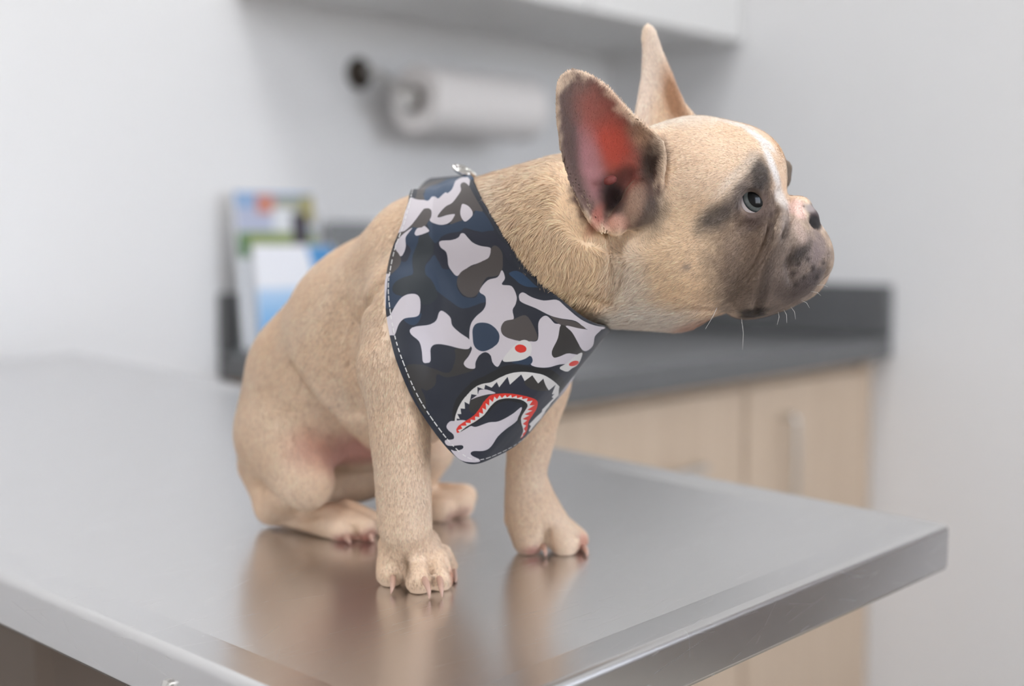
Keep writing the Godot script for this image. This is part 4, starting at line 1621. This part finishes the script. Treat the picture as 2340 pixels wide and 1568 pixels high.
	for i in nu:
		var p: Vector3 = grid[i][j0]
		var q: Vector3 = grid[i + 1][j0]
		var n: Vector3 = norm[i][j0] * flip
		var steps := maxi(1, int((q - p).length() / 0.0008))
		for s in steps:
			var a := p.lerp(q, float(s) / steps)
			var b := p.lerp(q, float(s + 1) / steps)
			run += (b - a).length()
			if fmod(run, 0.0042) < 0.0029:
				var side := (b - a).cross(n).normalized() * 0.00028
				quad_in(st, a - side + n * 0.0003, a + side + n * 0.0003, b + side + n * 0.0003, b - side + n * 0.0003, n)
	var thread := obj("stitching", st.commit(), surface(Color(0.85, 0.84, 0.83), 0.7), t)
	thread.set_meta("kind", "stuff")
	# the metal hook at the nape
	var loop := []
	var rad := []
	for k in 17:
		var a := TAU * k / 16.0
		loop.append(at(1056 + 20.0 * cos(a) + 3.0 * sin(a), 389 + 9.0 * cos(a) - 5.0 * sin(a), 0.913 + 0.003 * sin(a)))
		rad.append(0.0012 + 0.0007 * (0.5 + 0.5 * cos(a)))
	obj("snap_hook", tube(loop, rad, 10), mats.chrome, t)
	obj("hook_bar", tube([at(1042, 386, 0.912), at(1060, 391, 0.911), at(1076, 397, 0.912), at(1086, 401, 0.913)], [0.0009, 0.0017, 0.0024, 0.0014], 12), mats.chrome, t)
	if cloth_dump:
		for i in range(0, nu + 1):
			for j in range(0, nv + 1, 2):
				var px := to_pixel(grid[i][j])
				var facing: float = (norm[i][j] * flip).dot((Vector3(0, TABLE_DROP, 0) - grid[i][j]).normalized())
				print("CL %d %d %.1f %.1f %.3f" % [i, j, px.x, px.y, facing])


var cloth_dump := false


func fill_shape(im: Image, pts: PackedVector2Array, c: Color, from_x := 0) -> void:
	var lo := 1e9
	var hi := -1e9
	for p in pts:
		lo = minf(lo, p.y)
		hi = maxf(hi, p.y)
	var w := im.get_width()
	for y in range(maxi(0, int(lo)), mini(im.get_height() - 1, int(hi) + 1) + 1):
		var fy := y + 0.5
		var xs := PackedFloat32Array()
		for i in pts.size():
			var a := pts[i]
			var b := pts[(i + 1) % pts.size()]
			if (a.y <= fy) != (b.y <= fy):
				xs.append(a.x + (b.x - a.x) * (fy - a.y) / (b.y - a.y))
		xs.sort()
		for k in range(0, xs.size() - 1, 2):
			var x0 := clampi(int(round(xs[k])), from_x, w)
			var x1 := clampi(int(round(xs[k + 1])), from_x, w)
			if x1 > x0:
				im.fill_rect(Rect2i(x0, y, x1 - x0, 1), c)


func bandana_print() -> Image:
	var ink := {"white": Color(0.765, 0.735, 0.755), "navy": Color(0.115, 0.185, 0.275), "ink": Color(0.105, 0.13, 0.155), "deep": Color(0.10, 0.11, 0.175), "bark": Color(0.285, 0.255, 0.25), "mud": Color(0.165, 0.15, 0.145),
		"black": Color(0.035, 0.035, 0.042), "red": Color(0.80, 0.15, 0.085), "tooth": Color(0.80, 0.785, 0.775), "blue": Color(0.14, 0.24, 0.355)}
	var im := Image.create(2048, 1024, false, Image.FORMAT_RGB8)
	im.fill(Color(0.075, 0.095, 0.15))
	for pass_ in 2:
		for s in PRINT:
			if pass_ == 0 and s[0] in ["black", "red", "tooth"]:
				continue
			var raw: Array = s[2]
			var pts := []
			for k in range(0, raw.size(), 2):
				var p := Vector2(raw[k] * 2048.0 / 2000.0, raw[k + 1] * 1024.0 / 1000.0)
				if pass_ == 0:                          # the far side carries the same camouflage the other way round
					p.x = 2500.0 - p.x
				pts.append(p)
			fill_shape(im, curve_points(pts) if s[1] == 1 else PackedVector2Array(pts), ink[s[0]], 1330 if pass_ == 0 else 0)
	return im


const PRINT := [
	["navy", 1, [229, 683, 257, 578, 282, 435, 281, 306, 296, 267, 280, 188, 262, 128, 287, 76, 360, 68, 368, 85, 363, 147, 343, 217, 319, 291, 325, 341, 316, 441, 320, 522, 337, 558, 325, 595, 285, 645, 277, 630]],
	["navy", 1, [269, 886, 243, 874, 237, 822, 247, 768, 263, 785, 282, 739, 320, 736, 333, 756, 345, 777, 374, 781, 414, 775, 417, 815, 417, 868, 425, 920, 444, 940, 462, 917, 479, 866, 501, 867, 494, 994, 441, 991, 400, 976, 389, 952, 377, 915, 352, 887, 313, 896]],
	["navy", 1, [376, 595, 400, 567, 436, 549, 448, 504, 472, 486, 484, 460, 514, 491, 540, 492, 564, 475, 584, 417, 572, 377, 598, 361, 615, 376, 611, 407, 605, 482, 592, 527, 556, 569, 518, 614, 491, 642, 447, 678, 421, 682, 401, 671, 389, 633]],
	["ink", 1, [289, 737, 283, 662, 304, 626, 337, 581, 366, 600, 383, 646, 403, 678, 434, 680, 458, 651, 489, 635, 525, 637, 536, 698, 525, 751, 502, 752, 472, 782, 475, 859, 463, 911, 441, 940, 422, 920, 416, 855, 417, 775, 390, 773, 359, 782, 326, 758, 304, 740]],
	["deep", 1, [325, 531, 316, 441, 327, 342, 318, 298, 335, 263, 355, 191, 368, 85, 401, 76, 454, 54, 502, 76, 502, 109, 455, 102, 424, 164, 390, 255, 356, 286, 335, 324, 345, 369, 335, 533]],
	["deep", 1, [380, 497, 407, 495, 438, 504, 449, 498, 437, 543, 410, 564, 374, 588, 342, 589, 332, 549, 354, 538]],
	["deep", 1, [296, 866, 323, 805, 348, 813, 362, 840, 352, 887, 338, 884, 324, 860]],
	["blue", 1, [158, 787, 142, 782, 94, 781, 80, 663, 55, 541, 38, 349, 21, 9, 102, 29, 96, 273, 127, 317, 155, 413, 154, 446, 172, 544, 165, 593, 166, 684, 166, 730]],
	["bark", 1, [157, 918, 147, 897, 88, 945, 66, 883, 51, 720, 54, 559, 94, 781, 140, 786, 149, 798, 163, 768]],
	["blue", 1, [556, 155, 560, 106, 594, 82, 652, 77, 669, 74, 647, 117, 621, 141, 590, 149]],
	["white", 1, [153, 982, 156, 894, 162, 782, 167, 706, 157, 660, 157, 596, 167, 546, 156, 480, 152, 446, 154, 413, 130, 342, 59, 299, 48, 181, 98, 83, 126, 93, 144, 123, 118, 162, 118, 215, 131, 236, 155, 239, 181, 303, 198, 374, 204, 447, 216, 511, 231, 550, 238, 521, 242, 423, 248, 356, 263, 376, 275, 424, 274, 487, 260, 560, 237, 640, 222, 630, 204, 631, 195, 660, 190, 719, 193, 760, 215, 834, 226, 862, 240, 924, 239, 982, 247, 1038, 200, 1016, 172, 996]],
	["bark", 1, [132, 230, 118, 215, 118, 162, 145, 112, 190, 92, 252, 78, 278, 82, 263, 147, 267, 182, 246, 185, 217, 250, 239, 286, 263, 301, 283, 291, 284, 334, 282, 418, 257, 365, 248, 356, 242, 423, 236, 511, 234, 550, 221, 521, 204, 447, 198, 374, 181, 303, 155, 239]],
	["white", 1, [217, 250, 232, 201, 251, 180, 268, 178, 282, 199, 294, 269, 275, 295, 253, 297, 233, 278]],
	["bark", 1, [226, 862, 193, 760, 190, 719, 195, 660, 207, 630, 230, 643, 246, 675, 252, 691, 251, 747, 242, 809, 236, 852, 247, 917, 268, 967, 260, 1003, 240, 1000, 240, 924]],
	["white", 1, [239, 839, 253, 864, 269, 886, 303, 860, 326, 866, 336, 893, 310, 946, 291, 978, 272, 980, 255, 944, 244, 892]],
	["white", 1, [262, 794, 249, 776, 252, 728, 252, 691, 276, 637, 281, 680, 279, 758, 271, 787]],
	["bark", 1, [294, 1000, 310, 946, 335, 897, 353, 883, 371, 895, 383, 934, 386, 960, 373, 1031, 334, 1024]],
	["white", 1, [338, 542, 334, 517, 345, 430, 345, 369, 334, 339, 339, 311, 358, 294, 384, 270, 407, 228, 424, 177, 435, 169, 458, 200, 466, 229, 468, 294, 467, 350, 473, 405, 483, 466, 458, 490, 432, 501, 404, 493, 380, 497, 358, 532]],
	["bark", 1, [435, 169, 426, 139, 436, 116, 464, 112, 497, 140, 528, 175, 544, 217, 540, 254, 534, 290, 548, 333, 569, 374, 579, 412, 572, 453, 549, 481, 518, 488, 495, 474, 478, 441, 471, 397, 468, 294, 465, 221, 456, 194]],
	["white", 1, [367, 1047, 372, 1025, 380, 996, 387, 963, 402, 979, 429, 981, 465, 992, 498, 1004, 485, 1042, 419, 1044]],
	["mud", 1, [662, 962, 677, 879, 702, 822, 735, 755, 714, 687, 691, 659, 716, 594, 728, 617, 738, 656, 755, 659, 772, 633, 761, 694, 742, 778, 720, 818, 738, 854, 738, 909, 725, 933, 750, 940, 780, 986, 711, 983]],
	["white", 1, [531, 180, 567, 194, 585, 233, 610, 191, 655, 205, 679, 239, 691, 273, 720, 300, 708, 346, 720, 386, 745, 398, 779, 371, 810, 327, 841, 293, 833, 265, 795, 220, 783, 188, 788, 160, 809, 155, 842, 158, 869, 145, 906, 206, 930, 278, 964, 298, 990, 278, 1022, 245, 1110, 229, 1110, 293, 1035, 317, 980, 358, 905, 398, 886, 374, 867, 371, 829, 452, 805, 476, 813, 527, 791, 534, 770, 519, 752, 530, 748, 567, 758, 606, 770, 628, 755, 659, 738, 660, 730, 614, 718, 580, 705, 578, 675, 546, 654, 510, 643, 464, 637, 413, 623, 380, 596, 359, 569, 374, 545, 296, 550, 230]],
	["navy", 1, [670, 516, 664, 480, 681, 431, 709, 410, 736, 415, 754, 450, 753, 504, 742, 545, 717, 562, 690, 541]],
	["bark", 1, [720, 386, 708, 346, 720, 300, 735, 236, 789, 245, 839, 280, 813, 330, 779, 371, 745, 398]],
	["white", 1, [582, 864, 582, 823, 595, 742, 593, 692, 574, 657, 577, 632, 605, 606, 630, 615, 659, 596, 692, 566, 711, 581, 709, 613, 672, 692, 654, 747, 656, 786, 682, 816, 682, 841, 673, 863, 648, 841, 624, 835, 596, 867]],
	["navy", 1, [544, 885, 553, 798, 553, 768, 572, 796, 576, 833, 562, 873]],
	["white", 1, [520, 983, 498, 932, 480, 882, 477, 829, 488, 773, 509, 754, 543, 771, 556, 800, 546, 879, 554, 926, 576, 965, 574, 985, 562, 1035, 516, 1039]],
	["white", 1, [654, 184, 657, 160, 690, 143, 731, 108, 765, 57, 815, 55, 904, 59, 992, 54, 1142, 44, 1073, 73, 995, 86, 911, 81, 841, 121, 799, 144, 737, 169, 685, 205, 666, 201]],
	["bark", 1, [801, 146, 843, 122, 914, 84, 997, 88, 919, 119, 862, 145]],
	["mud", 1, [869, 145, 906, 135, 972, 148, 1104, 208, 1179, 238, 1035, 241, 990, 278, 964, 298, 930, 278, 905, 207]],
	["white", 1, [891, 133, 916, 116, 998, 89, 1106, 59, 1108, 109, 1170, 170, 1162, 207, 1113, 208, 1022, 170, 939, 139]],
	["white", 1, [1243, 163, 1242, 122, 1252, 133, 1253, 205, 1263, 251, 1253, 203]],
	["white", 1, [1263, 437, 1252, 345, 1264, 266, 1264, 268, 1264, 366, 1263, 435]],
	["navy", 1, [863, 393, 872, 367, 892, 376, 895, 401, 862, 435, 834, 458]],
	["tooth", 1, [808, 487, 797, 410, 797, 353, 809, 325, 832, 319, 854, 338, 866, 367, 860, 403, 837, 448]],
	["red", 1, [838, 357, 841, 368, 837, 381, 830, 392, 820, 399, 810, 400, 803, 394, 801, 384, 803, 371, 810, 359, 820, 352, 831, 351]],
	["tooth", 1, [1053, 334, 1078, 295, 1091, 245, 1127, 225, 1175, 282, 1185, 321, 1160, 340, 1147, 360, 1095, 350]],
	["red", 1, [1172, 293, 1181, 305, 1178, 315, 1164, 321, 1142, 321, 1121, 318, 1105, 311, 1098, 302, 1100, 292, 1111, 284, 1130, 281, 1153, 285]],
	["deep", 1, [846, 887, 828, 849, 816, 788, 813, 700, 834, 611, 863, 507, 932, 424, 1095, 423, 1203, 496, 1253, 587, 1231, 633, 1233, 732, 1231, 814, 1220, 827, 1162, 704, 1119, 580, 1019, 538, 914, 586, 867, 649, 869, 723, 875, 785, 869, 843]],
	["mud", 1, [832, 743, 839, 709, 858, 665, 875, 632, 863, 671, 871, 725, 875, 774, 852, 787]],
	["mud", 1, [935, 485, 945, 438, 1012, 452, 1014, 426, 1118, 489, 1060, 493, 977, 498]],
	["white", 1, [831, 746, 834, 702, 828, 678, 845, 647, 876, 627, 857, 664, 840, 710]],
	["black", 1, [848, 887, 833, 857, 819, 804, 813, 747, 812, 692, 818, 652, 834, 611, 844, 560, 861, 505, 890, 458, 932, 424, 995, 403, 1095, 423, 1198, 488, 1285, 620, 1283, 597, 1245, 509, 1157, 414, 1033, 363, 956, 376, 883, 422, 847, 460, 825, 502, 815, 552, 805, 617, 795, 673, 796, 744, 802, 807, 820, 860, 845, 891]],
	["tooth", 0, [848, 887, 844, 880, 838, 869, 833, 857, 828, 841, 823, 823, 819, 804, 816, 786, 814, 766, 813, 747, 812, 728, 811, 709, 812, 692, 813, 677, 815, 665, 818, 652, 822, 639, 828, 625, 834, 611, 838, 595, 841, 578, 844, 560, 849, 542, 854, 523, 861, 505, 869, 488, 879, 473, 890, 458, 903, 445, 917, 434, 932, 424, 950, 415, 971, 407, 995, 403, 1025, 404, 1060, 411, 1095, 423, 1133, 442, 1172, 467, 1198, 488, 1230, 547, 1187, 541, 1143, 455, 1127, 493, 1012, 421, 1008, 456, 942, 435, 933, 482, 899, 468, 894, 545, 864, 525, 870, 593, 849, 584, 851, 623, 828, 638, 837, 658, 816, 677, 836, 703, 820, 725, 827, 742, 838, 767, 823, 778, 839, 799, 829, 816, 843, 831, 835, 847, 851, 853, 843, 864, 856, 880]],
	["tooth", 0, [1199, 492, 1275, 617, 1250, 651, 1274, 747, 1305, 875, 1274, 872, 1274, 935, 1251, 884, 1237, 827, 1209, 784, 1217, 734, 1229, 705, 1214, 673, 1224, 627, 1232, 597, 1204, 569, 1205, 524, 1183, 537, 1166, 494]],
	["black", 1, [1196, 488, 1235, 515, 1285, 617, 1284, 686, 1295, 778, 1274, 778, 1304, 879, 1285, 809, 1260, 718, 1274, 685, 1274, 618]],
	["white", 1, [838, 930, 835, 903, 843, 882, 861, 844, 877, 837, 884, 890, 895, 838, 915, 819, 944, 760, 978, 730, 1003, 693, 1022, 655, 1040, 610, 1087, 696, 1064, 758, 1055, 810, 1068, 873, 1056, 904, 996, 923, 991, 946, 1055, 961, 1083, 985, 1031, 989, 962, 999, 907, 992, 923, 979, 939, 946, 924, 937, 887, 988, 867, 982, 884, 945, 872, 930, 850, 936]],
	["black", 1, [1230, 915, 1227, 901, 1222, 880, 1215, 856, 1205, 830, 1191, 802, 1172, 773, 1151, 745, 1134, 724, 1121, 709, 1111, 697, 1102, 687, 1096, 676, 1090, 664, 1086, 651, 1083, 639, 1080, 628, 1078, 618, 1076, 610, 1073, 603, 1069, 596, 1064, 591, 1058, 586, 1050, 582, 1042, 579, 1032, 575, 1021, 573, 1009, 571, 995, 572, 980, 576, 964, 581, 950, 589, 938, 597, 929, 606, 920, 615, 913, 625, 908, 634, 904, 642, 902, 650, 900, 659, 899, 667, 899, 677, 899, 687, 900, 698, 901, 708, 902, 718, 903, 727, 904, 736, 905, 746, 904, 757, 903, 768, 901, 779, 900, 789, 898, 800, 896, 810, 894, 819, 892, 829, 890, 838, 888, 847, 886, 856, 885, 864, 885, 874, 884, 883, 884, 891, 884, 897, 884, 896, 892, 857, 900, 812, 909, 762, 912, 722, 911, 676, 921, 638, 948, 608, 1003, 591, 1039, 603, 1061, 644, 1088, 697, 1154, 760, 1206, 842]],
	["red", 0, [1230, 915, 1227, 901, 1222, 880, 1215, 856, 1205, 830, 1191, 802, 1172, 773, 1151, 745, 1134, 724, 1121, 709, 1111, 697, 1102, 687, 1096, 676, 1090, 664, 1086, 651, 1083, 639, 1080, 628, 1078, 618, 1076, 610, 1073, 603, 1069, 596, 1064, 591, 1058, 586, 1050, 582, 1042, 579, 1032, 575, 1021, 573, 1009, 571, 995, 572, 980, 576, 964, 581, 950, 589, 938, 597, 929, 606, 920, 615, 913, 625, 908, 634, 904, 642, 902, 650, 900, 659, 899, 667, 899, 677, 899, 687, 900, 698, 901, 708, 902, 718, 903, 727, 904, 736, 905, 746, 904, 757, 903, 768, 901, 779, 900, 789, 898, 800, 896, 810, 894, 819, 892, 829, 890, 838, 888, 847, 886, 856, 885, 864, 885, 874, 884, 883, 884, 891, 884, 897, 878, 911, 876, 909, 873, 907, 870, 904, 867, 900, 866, 894, 865, 888, 864, 881, 865, 872, 866, 863, 867, 852, 869, 841, 871, 829, 873, 818, 875, 806, 876, 794, 877, 783, 877, 771, 876, 761, 875, 750, 874, 740, 872, 730, 871, 721, 869, 712, 867, 703, 867, 693, 866, 682, 866, 672, 866, 662, 868, 653, 871, 645, 875, 636, 880, 627, 887, 617, 895, 606, 904, 595, 914, 586, 923, 578, 932, 571, 942, 565, 954, 559, 968, 553, 986, 548, 1005, 544, 1024, 543, 1041, 543, 1058, 545, 1074, 549, 1088, 554, 1100, 560, 1109, 566, 1117, 572, 1125, 581, 1135, 593, 1145, 607, 1154, 622, 1161, 637, 1167, 652, 1170, 667, 1173, 682, 1176, 697, 1179, 711, 1181, 723, 1184, 736, 1189, 751, 1197, 768, 1206, 789, 1215, 810, 1224, 830, 1230, 848, 1235, 864, 1239, 879, 1242, 893, 1243, 905, 1243, 916, 1241, 925, 1241, 931]],
	["tooth", 0, [1230, 915, 1225, 891, 1218, 865, 1208, 836, 1192, 804, 1172, 773, 1149, 743, 1127, 716, 1107, 693, 1095, 674, 1088, 658, 1084, 643, 1081, 629, 1077, 614, 1071, 599, 1054, 584, 1033, 576, 1013, 572, 996, 572, 981, 575, 967, 580, 955, 586, 945, 593, 935, 600, 926, 608, 919, 617, 912, 627, 906, 637, 902, 649, 900, 661, 899, 674, 899, 686, 900, 699, 901, 711, 903, 723, 904, 736, 905, 748, 904, 761, 902, 773, 900, 785, 898, 798, 896, 810, 893, 822, 891, 834, 888, 847, 886, 859, 885, 872, 884, 884, 884, 897, 873, 898, 881, 875, 870, 871, 884, 849, 874, 842, 889, 824, 879, 813, 894, 798, 883, 785, 897, 772, 883, 756, 899, 746, 880, 728, 896, 721, 876, 699, 893, 695, 875, 671, 893, 669, 882, 643, 898, 644, 894, 620, 910, 622, 911, 599, 925, 603, 931, 580, 944, 588, 956, 566, 968, 575, 986, 555, 998, 567, 1025, 551, 1037, 570, 1071, 560, 1077, 592, 1117, 596, 1092, 625, 1141, 641, 1102, 657, 1151, 680, 1120, 694, 1168, 724, 1157, 744, 1196, 783, 1197, 808, 1227, 856, 1222, 870, 1237, 908]],
]
